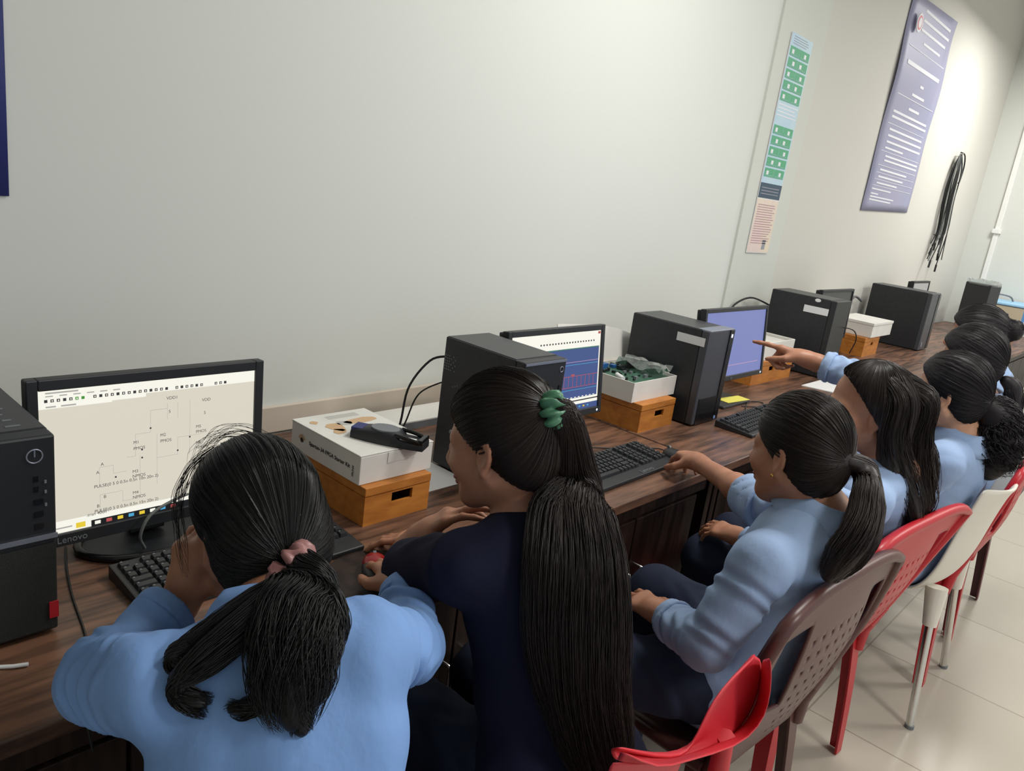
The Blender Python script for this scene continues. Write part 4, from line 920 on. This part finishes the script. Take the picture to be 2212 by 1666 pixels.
def person(label, sp):
    t = thing('person', label, 'person', (sp['pel'][0], sp['pel'][1], 0), 0, 'students seated along the desks')
    org = np.array([sp['pel'][0], sp['pel'][1], 0.])
    class L: pass
    A = {k: np.array(v, float)-org for k, v in sp.items() if isinstance(v, tuple) and len(v) == 3 and not isinstance(v[0], (tuple, str))}
    hc, nk, pl, sl, sr = A['head'], A['neck'], A['pel'], A['shL'], A['shR']; F = frame(sp['look'], sp.get('up', (0, 0, 1))); r, f, u = F; hs = sp.get('res', .005)
    rt = nrm(sr-sl); sp_u = nrm(nk-pl); fw = nrm(np.cross(sp_u, rt)); rt2 = np.cross(fw, sp_u); T = (rt2, fw, sp_u)
    Lp = lambda a, b, k: a+(b-a)*k
    mid = (sl+sr)/2; chest = Lp(pl, nk, .70); waist = Lp(pl, nk, .36)+fw*.0
    # ---- body
    S = Sdf(); head_sdf(S, hc, F)
    S.cap(hc-u*.055-f*.018, nk+fw*.005+sp_u*.01, .050, .050, .025); S.cap(nk-sp_u*.015, sl-sp_u*.005, .045, .034, .04); S.cap(nk-sp_u*.015, sr-sp_u*.005, .045, .034, .04)
    S.ell(chest, (.125, .085, .15), T, .04); S.ell(waist, (.112, .078, .12), T, .04); S.ell(pl+sp_u*.03, (.14, .095, .10), T, .04)
    arms = sp['arms']
    for sd, a in zip((-1, 1), arms):
        sh = sl if sd < 0 else sr; el = np.array(a['el'])-org; wr = np.array(a['wr'])-org
        S.cap(sh, el, .036, .030, .02); S.cap(el, Lp(el, wr, .35), .031, .034, .02); S.cap(Lp(el, wr, .35), wr, .034, .022, .02)
        hd = a['hand']; hand(S, wr, hd['d'], hd['n'], sd, hd.get('curl', RELAX), hd.get('sc', .92), hd.get('thumb', (.55, .75, -.35)), hd.get('tcurl', .3), splay=hd.get('splay', 1))
    S.obj('body', M[sp.get('skin', 'skin')], t, hs)
    # ---- face details
    W = lambda x, y, z: hc+(r*x+f*y+u*z)*HSC; RF = Matrix((r, f, u)).transposed()
    for x in (-1, 1):
        MB().ball(W(x*.032, .0745, -.005), .0108, M['eye'], 14, 10).ball(W(x*.032, .0842, -.005), (.0046, .0022, .0046), M['iris'], 10, 6, RF).obj('eye', t)
        MB().tube([tuple(W(x*(.014+.012*k), .089-.0016*k*k-.002*k, .017+.005*math.sin(k*.9))) for k in range(4)], [.002, .0028, .0026, .001], M['hair'], 6).obj('eyebrow', t)
    MB().tube([tuple(W(-.022+.0044*k, .0985-.011*(abs(k-5)/5)**2, -.0655+.0015*math.cos(k))) for k in range(11)], [.001]+[.0042]*9+[.001], M['lips'], 6).tube([tuple(W(-.018+.0036*k, .0955-.009*(abs(k-5)/5)**2, -.0755)) for k in range(11)], [.001]+[.0046]*9+[.001], M['lips'], 6).obj('lips', t)
    # ---- top
    S = Sdf(); sm = M[sp['top']]; lo = sp.get('loose', .014); fa = sp.get('fold', .003)
    S.ell(chest, (.138+lo, .094+lo, .16), T, .05); S.ell(waist, (.128+lo, .092+lo, .13), T, .05); S.ell(pl-sp_u*.01, (.162+lo, .120+lo, .145), T, .05)
    S.cap(nk-sp_u*.035, sl-sp_u*.004, .050+lo*.3, .044+lo*.4, .045); S.cap(nk-sp_u*.035, sr-sp_u*.004, .050+lo*.3, .044+lo*.4, .045)
    for sd, a in zip((-1, 1), arms):
        sh = sl if sd < 0 else sr; el = np.array(a['el'])-org; wr = np.array(a['wr'])-org; sv = a.get('sleeve', .92)
        if sv <= 1e-6: continue
        if sp.get('tee'):
            S.cap(sh, Lp(sh, el, sv), .050+lo*.5, .050+lo*.5, .03, flat=.006, fold=(fa*.6, 2, 1.)); continue
        S.cap(sh, el, .050+lo*.5, .046+lo*.35, .03, fold=(fa, 3.5, 1.3+sd)); S.cap(el, Lp(el, wr, sv), .046+lo*.35, .034+lo*.3, .02, fold=(fa, 3.2, .4+sd), flat=.006)
    S.cap(nk+sp_u*.03, nk+sp_u*.13, .062, .075, .012, 1)
    S.disp = cloth_disp(fa*.55, sp.get('seed', 1)); global TOP; TOP = S; top = S.obj('t_shirt' if sp.get('tee') else 'shirt', sm, t, hs*1.05)
    if not sp.get('tee') and sp.get('collar', True):
        cdir = nrm(sp_u*.95+(hc-nk)*.8); cb = nk+cdir*.010+fw*.006; e1, e2 = rt2, nrm(np.cross(cdir, rt2)); P = []
        for i in range(41):
            q = PI*.5+.28+(2*PI-.56)*i/40; ca, sa = math.cos(q), math.sin(q); row = []
            for j, (rad, z) in enumerate(((.058, -.01), (.056, .015), (.057, .030), (.062, .034), (.074, .020), (.090, -.006), (.098, -.020))):
                row.append(tuple(cb+(e1*ca*1.0-e2*sa*-1.0)*rad+cdir*z))
            P.append(row)
        MB().grid(P, sm).obj('collar', top, solid=.003)
    if not sp.get('tee'):
        for a, sd in zip(arms, (-1, 1)):
            el = np.array(a['el'])-org; wr = np.array(a['wr'])-org; sv = a.get('sleeve', .92); n_ = a.get('cuffs', 1)
            for q in range(n_):
                K = Sdf(); wd = a.get('cuffw', .16); p1 = Lp(el, wr, sv+.012-q*wd*.75); p0 = Lp(el, wr, sv-wd-q*wd*.75); rr = (.036+lo*.3+.003+q*.002) if n_ == 1 else .056+.003*q
                K.cap(p0, p1, rr+.004, rr, .01, flat=.005, fold=(.0015, 1, 2.+q)); K.cap(Lp(p0, p1, .6), p1+(p1-p0)*.3, rr-.006, rr-.006, .004, 1); K.obj('cuff', sm, top, hs) if True else 0
                if a.get('cuffs', 1) and top.children: pass
    # ---- trousers and shoes
    S = Sdf(); S.ell(pl, (.158, .115, .11), T, .04)
    for sd, kn, an in ((-1, 'knL', 'anL'), (1, 'knR', 'anR')):
        hip = pl+rt2*sd*.085-sp_u*.02; k_ = A[kn]; a_ = A[an]
        S.cap(hip, k_, .088, .066, .04, fold=(.003, 3, sd)); S.cap(k_, a_, .064, .052, .03, fold=(.003, 4, sd+1), flat=.006)
    S.disp = cloth_disp(.0018, 5); S.obj('trousers', M['trouser'], t, .007)
    for an in ('anL', 'anR'):
        a_ = A[an]; d = nrm(np.array([*(fw[:2]), 0.])); S = Sdf(); b = np.array([a_[0], a_[1], .0])
        S.cap(b+np.array([0, 0, .045])-d*.03, b+np.array([0, 0, .035])+d*.05, .038, .034, .03); S.cap(b+np.array([0, 0, .035])+d*.05, b+np.array([0, 0, .026])+d*.14, .034, .026, .03); S.cap(b+np.array([0, 0, .05]), b+np.array([0, 0, .10]), .036, .036, .02); S.half(b+np.array([0, 0, .002]), (0, 0, -1), .004)
        S.obj('shoe', M['shoe'], t, .006)
    return t, org, hc, F, W
#@@CAST
def knee_feet(kL, kR, dy=0.): return dict(knL=kL, knR=kR, anL=(kL[0], kL[1]-dy, .085), anR=(kR[0], kR[1]-dy, .085))
def W2L(org, pts): return [tuple(np.array(p)-org) for p in pts]
# 1. nearest, blue shirt, pink scrunchie
t, org, hc, F, W = person('person in a blue shirt with a pink scrunchie, seen from behind, chin on hand', dict(
    head=(.536, .897, 1.024), look=(.02, .92, -.36), neck=(.484, .745, .965), pel=(.40, .52, .57), shL=(.345, .785, .915), shR=(.55, .655, .95), res=.0042, skin='skin', top='shirt', seed=3, loose=.014, fold=.005,
    arms=(dict(el=(.335, .915, .845), wr=(.472, .968, .892), sleeve=.84, hand=dict(d=(.10, -.04, .98), n=(-.85, -.2, .2), curl=((.6, .9, .6), (.7, .9, .6), (.75, .9, .6), (.8, .9, .6)), sc=.9)),
          dict(el=(.715, .74, .838), wr=(.850, .915, .812), sleeve=.86, hand=dict(d=(.42, .88, -.10), n=(.05, .1, 1), curl=GRIP, sc=.98, thumb=(.75, .6, -.25)))),
    **knee_feet((.36, .86, .56), (.56, .90, .56), .06)))
def ex1(S, W):
    S.ell(W(-.01, -.07, -.03), (.078, .062, .075), F, .03)
S, parts = hair_cap(hc, F, (-.027, -.140, -.046), M['hair'], t, .011, ((.090, .060), (-.03, -.115)), 11, 1300, .003, .0012, ex1, back=.006)
parts += tail(W2L(org, [(.507, .745, 1.041), (.495, .71, 1.03), (.47, .675, 1.016), (.445, .648, .998), (.422, .622, .975), (.412, .584, .945)]), [.024, .040, .052, .050, .042, .012], 1300, .0006, (1, .75), .011, short=.4, on=(TOP, 2), core=.55, wf=1.3)
for g_, rd_, n_ in (([(.483, .726, 1.03), (.442, .719, 1.022), (.392, .721, 1.014), (.358, .727, 1.006), (.341, .732, 1.002), (.336, .722, .995), (.352, .704, .99)], [.02, .026, .022, .012, .009, .006, .003], 260),
    ([(.456, .703, 1.031), (.405, .693, 1.013), (.359, .697, .994), (.329, .698, .977), (.318, .695, .967), (.327, .675, .958), (.343, .662, .959)], [.026, .028, .024, .014, .010, .008, .004], 300),
    ([(.5, .703, 1.035), (.503, .672, 1.024), (.49, .645, 1.006), (.471, .626, .994), (.458, .625, .99)], [.02, .034, .032, .022, .006], 300),
    ([(.443, .64, 1.003), (.407, .616, .974), (.379, .621, .961), (.359, .643, .963)], [.026, .022, .010, .003], 200),
    ([(.451, .634, 1.003), (.453, .608, .993), (.45, .588, .977), (.441, .588, .97)], [.02, .022, .014, .004], 160),
    ([(.432, .62, .989), (.426, .587, .966), (.418, .568, .949)], [.022, .016, .003], 140)):
    parts += tail(W2L(org, g_), [q*.8 for q in rd_], int(n_*2), .0006, (1, .7), .009, short=.3, on=(TOP, 1), core=.22, wf=1.4)
# stray hairs round the head
B, rr = bundle([tuple(W(-.02, .05, .118)), tuple(W(-.055, .072, .088)), tuple(W(-.086, .056, .03)), tuple(W(-.090, .038, -.06))], [.004, .008, .008, .005], 24, .0004, wave=.003, k=20); parts.append(strand_arrays(B, rr))
B, rr = bundle([tuple(W(.03, -.02, .118)), tuple(W(.01, .03, .136)), tuple(W(-.02, .06, .128)), tuple(W(-.05, .08, .095))], [.01, .014, .012, .008], 22, .00035, wave=.004, k=20); parts.append(strand_arrays(B, rr))
hair = arr_obj('hair', *join_arrays(parts), M['hair'], t)
scrunchie('scrunchie', np.array((.503, .748, 1.036))-org, (.45, -.75, -.45), .023, .011, M['pink'], hair, 4, 'pink satin scrunchie')
# ring on the finger
# 2. navy T-shirt, green scrunchie
t, org, hc, F, W = person('person in a navy t-shirt with a very long ponytail in a green scrunchie', dict(
    head=(.936, .81, 1.111), look=(-.24, .94, -.26), neck=(.985, .752, .985), pel=(.945, .585, .575), shL=(.825, .755, .935), shR=(1.05, .705, .925), res=.0042, skin='skin', top='navy', tee=True, seed=5, loose=.012, fold=.0025,
    arms=(dict(el=(.905, .985, .795), wr=(.922, .965, .865), sleeve=.86, hand=dict(d=(.30, -.55, .72), n=(-.5, .6, .6), curl=GRIP, sc=.88)),
          dict(el=(1.09, .93, .80), wr=(1.035, 1.02, .79), sleeve=.80, hand=dict(d=(-.4, .85, .0), n=(0, .1, 1), curl=RELAX, sc=.9))),
    **knee_feet((.90, .90, .54), (1.09, .90, .54), .05)))
S, parts = hair_cap(hc, F, (-.012, -.102, .058), M['hair'], t, .009, ((.086, .072), (-.075, -.100)), 21, 1400, .003, .0012)
tl = [tuple(W(-.012, -.10, .058)+org), tuple(W(-.008, -.132, .046)+org), (1.025, .715, 1.065), (.998, .690, 1.00), (.965, .665, .94), (.935, .635, .87), (.918, .585, .786), (.914, .535, .707), (.919, .488, .626)]
G = W2L(org, tl); parts += tail(G, [.014, .022, .040, .058, .068, .072, .066, .056, .028], 1700, .0006, (1.1, .65), .003, short=.2, on=(TOP, 3), core=.6)
G = [tuple(W(-.012, -.10, .058)), tuple(W(-.01, -.128, .04))]+W2L(org, [(1.0, .72, 1.055), (.955, .70, 1.0), (.915, .67, .93), (.895, .64, .86), (.895, .60, .78), (.90, .56, .70)]); parts += tail(G, [.012, .020, .034, .044, .050, .050, .044, .02], 900, .0006, (1, .6), .003, short=.25, on=(TOP, 3), core=.6)
hair = arr_obj('hair', *join_arrays(parts), M['hairb'], t)
scrunchie('scrunchie', W(-.012, -.116, .056), -F[1]*.9+F[2]*.15+F[0]*.1, .017, .0125, M['green'], hair, 9, 'green satin scrunchie')
wb = MB(); wp = np.array((.922, .965, .865))-org; pts = [tuple(wp+np.array((.026*math.cos(q), .026*math.sin(q), -.008))) for q in np.linspace(0, 2*PI, 25)]
tag(wb.tube(pts, .004, M['chrome'], 8, False).obj('bracelet', t), 'silver bracelet')
# 3. pale blue shirt, reaching for the mouse
t, org, hc, F, W = person('person in a pale blue shirt with rolled sleeve, reaching for the black mouse', dict(
    head=(1.527, .530, 1.085), look=(.20, .96, -.18), neck=(1.545, .455, .965), pel=(1.54, .56, .565), shL=(1.36, .485, .905), shR=(1.69, .475, .925), res=.0042, skin='skin', top='shirt2', seed=8, loose=.016, fold=.0035,
    arms=(dict(el=(1.30, .53, .725), wr=(1.372, .675, .690), sleeve=.80, hand=dict(d=(.35, .9, -.15), n=(-.3, .1, .95), curl=RELAX, sc=.9)),
          dict(el=(1.775, .675, .852), wr=(1.96, .942, .826), sleeve=.18, cuffs=2, cuffw=.17, hand=dict(d=(.62, .77, -.10), n=(.0, .1, 1), curl=((.55, .45, .3), (.5, .45, .3), (.75, .6, .4), (.85, .6, .4)), sc=.98, thumb=(.65, .75, -.45)))),
    **knee_feet((1.245, .765, .575), (1.575, .80, .615), -.02)))
S, parts = hair_cap(hc, F, (.0, -.118, .0), M['hair'], t, .009, ((.088, .066), (-.06, -.098)), 31, 1300, .0032, .0011)
tl = W2L(org, [tuple(W(0, -.105, .0)+org), (1.558, .405, 1.078), (1.513, .374, 1.036), (1.467, .360, .988), (1.435, .355, .944), (1.415, .36, .90)])
parts += tail(tl, [.014, .026, .038, .042, .040, .020], 1200, .0006, (1, .75), .002, short=.22, on=(TOP, 4))
hair = arr_obj('hair', *join_arrays(parts), M['hairb'], t)
MB().ball(W(-.0815, .002, -.046), .0035, M['gold'], 10, 6).obj('earring', t)
wp = np.array((1.372, .675, .690))-org; pts = [tuple(wp+np.array((.026*math.cos(q), -.006, .026*math.sin(q)))) for q in np.linspace(0, 2*PI, 25)]
tag(MB().tube(pts, .003, M['gold'], 8, False).obj('bracelet', t), 'gold bracelet')
# 4. loose hair, pointing at the screen
t, org, hc, F, W = person('person with long loose brown hair and pale blue shirt, pointing at the violet screen', dict(
    head=(2.0, .556, 1.102), look=(-.50, .85, -.10), neck=(2.03, .46, .975), pel=(2.08, .62, .56), shL=(1.865, .465, .915), shR=(2.19, .475, .94), res=.0048, skin='skin', top='shirt2', seed=9, loose=.014, collar=False,
    arms=(dict(el=(1.84, .56, .72), wr=(1.92, .76, .68), sleeve=.85, hand=dict(d=(.2, .95, -.1), n=(-.3, .1, .95), curl=RELAX, sc=.9)),
          dict(el=(2.30, .66, 1.115), wr=(2.283, .822, 1.134), sleeve=.74, hand=dict(d=(-.04, .97, .10), n=(.35, -.1, .93), curl=POINT, sc=.95, thumb=(.8, .4, -.5)))),
    **knee_feet((1.96, .86, .57), (2.15, .88, .58), .04)))
def ex4(S, W):
    for x in (-1, 1): S.cap(W(x*.066, -.035, .03), W(x*.072, -.065, -.13), .022, .030, .03)
    S.cap(W(0, -.085, .02), W(0, -.085, -.16), .06, .062, .04)
S, parts = hair_cap(hc, F, (0, -.02, .16), M['hairb'], t, .011, ((.062, .090), (-.05, -.07)), 41, 900, .0036, .0010, ex4)
for gx, gy, n_, q in ((-.066, -.042, 260, 0), (.07, -.04, 200, 0), (-.03, -.105, 420, 1), (.04, -.105, 420, 1)):
    p0 = W(gx*.6, -.02, .105); g = [p0, W(gx*1.25, gy*1.1-.01, .05), W(gx*1.3, gy*1.1-.01, -.05), W(gx*1.25, gy*1.1-.03, -.16), W(gx*1.15, gy-.06-.02*q, -.25), W(gx*1.0+.01, gy-.06-.03*q, -.30-.04*q)]
    parts += tail([tuple(p) for p in g], [.01, .03, .036, .036, .028, .008], n_, .0007, (1, .7), .008, short=.35, on=(TOP, 3), core=.7, wf=1.6)
hair = arr_obj('hair', *join_arrays(parts), M['hairb'], t)
# 5. glasses, curly ponytail
t, org, hc, F, W = person('person with glasses and a bushy curly ponytail, in pale blue, before the white chair', dict(
    head=(2.555, .496, 1.10), look=(-.02, .99, -.10), neck=(2.59, .43, .97), pel=(2.69, .53, .57), shL=(2.44, .44, .915), shR=(2.76, .43, .925), res=.0052, skin='skin2', top='shirt2', seed=12, loose=.016,
    arms=(dict(el=(2.42, .52, .74), wr=(2.50, .74, .69), sleeve=.85, hand=dict(d=(.2, .95, -.1), n=(-.3, .1, .95), curl=RELAX, sc=.9)),
          dict(el=(2.80, .62, .74), wr=(2.78, .84, .78), sleeve=.85, hand=dict(d=(-.1, .95, .05), n=(.1, 0, 1), curl=RELAX, sc=.9))),
    **knee_feet((2.58, .86, .57), (2.78, .86, .57), .04)))
S, parts = hair_cap(hc, F, (.0, -.12, -.01), M['hairc'], t, .012, ((.082, .066), (-.06, -.10)), 51, 500, .004, .0014)
parts += tail(W2L(org, [(2.575, .40, 1.075), (2.605, .37, 1.06), (2.62, .35, 1.0), (2.615, .345, .94), (2.605, .35, .885)]), [.025, .06, .078, .072, .035], 900, .0010, (1, .85), .020, wf=5, short=.4, h=.005)
hair = arr_obj('hair', *join_arrays(parts), M['hairc'], t)
gl = MB()
for x in (-1, 1):
    gl.tube([tuple(W(x*.033+.022*math.cos(q), .103-.004*abs(x*.033+.022*math.cos(q))/.05, -.006+.017*math.sin(q))) for q in np.linspace(0, 2*PI, 21)], .0014, M['black2'], 6, False)
    gl.tube([tuple(W(x*.056, .098, -.002)), tuple(W(x*.074, .06, .0)), tuple(W(x*.080, -.005, .002))], .0014, M['black2'], 6)
gl.tube([tuple(W(-.011, .105, -.002)), tuple(W(0, .108, .001)), tuple(W(.011, .105, -.002))], .0014, M['black2'], 6); gl.obj('glasses', t)
# 6 and 7. half hidden at the far end
t, org, hc, F, W = person('person half hidden behind the one with glasses, dark hair tied back', dict(
    head=(3.083, .565, 1.137), look=(-.1, .98, -.18), neck=(3.12, .50, 1.00), pel=(3.16, .53, .57), shL=(2.97, .50, .945), shR=(3.29, .49, .955), res=.0065, skin='skin', top='shirt2', seed=14,
    arms=(dict(el=(2.95, .62, .76), wr=(3.0, .84, .78), sleeve=.85, hand=dict(d=(.1, .95, 0), n=(-.2, 0, 1), curl=RELAX)), dict(el=(3.33, .62, .76), wr=(3.28, .84, .78), sleeve=.85, hand=dict(d=(-.1, .95, 0), n=(.2, 0, 1), curl=RELAX))),
    **knee_feet((3.06, .86, .57), (3.26, .86, .57), .04)))
S, parts = hair_cap(hc, F, (.0, -.12, -.03), M['hairc'], t, .016, ((.082, .060), (-.06, -.10)), 61, 250, .005, .0012)
parts += tail(W2L(org, [(3.11, .45, 1.09), (3.12, .42, 1.07), (3.125, .405, 1.0), (3.12, .41, .93)]), [.015, .03, .034, .01], 150, .0012, (1, .8), .004, short=.3, h=.005)
hair = arr_obj('hair', *join_arrays(parts), M['hairc'], t)
t, org, hc, F, W = person('farthest person, hair in a bun, beside the blue instrument', dict(
    head=(3.55, .655, 1.172), look=(-.16, .97, -.15), neck=(3.60, .59, 1.035), pel=(3.64, .56, .58), shL=(3.45, .58, .975), shR=(3.77, .57, .985), res=.0065, skin='skin', top='shirt2', seed=15,
    arms=(dict(el=(3.43, .70, .78), wr=(3.5, .92, .80), sleeve=.85, hand=dict(d=(.1, .95, 0), n=(-.2, 0, 1), curl=RELAX)), dict(el=(3.81, .70, .78), wr=(3.76, .92, .80), sleeve=.85, hand=dict(d=(-.1, .95, 0), n=(.2, 0, 1), curl=RELAX))),
    **knee_feet((3.54, .90, .57), (3.74, .90, .57), .04)))
def ex7(S, W): S.ell(W(0.02, -.135, .03), (.042, .035, .042), F, .015)
S, parts = hair_cap(hc, F, (.0, -.12, .02), M['hairc'], t, .016, ((.082, .062), (-.06, -.10)), 71, 250, .005, .0012, ex7)
hair = arr_obj('hair', *join_arrays(parts), M['hairc'], t)
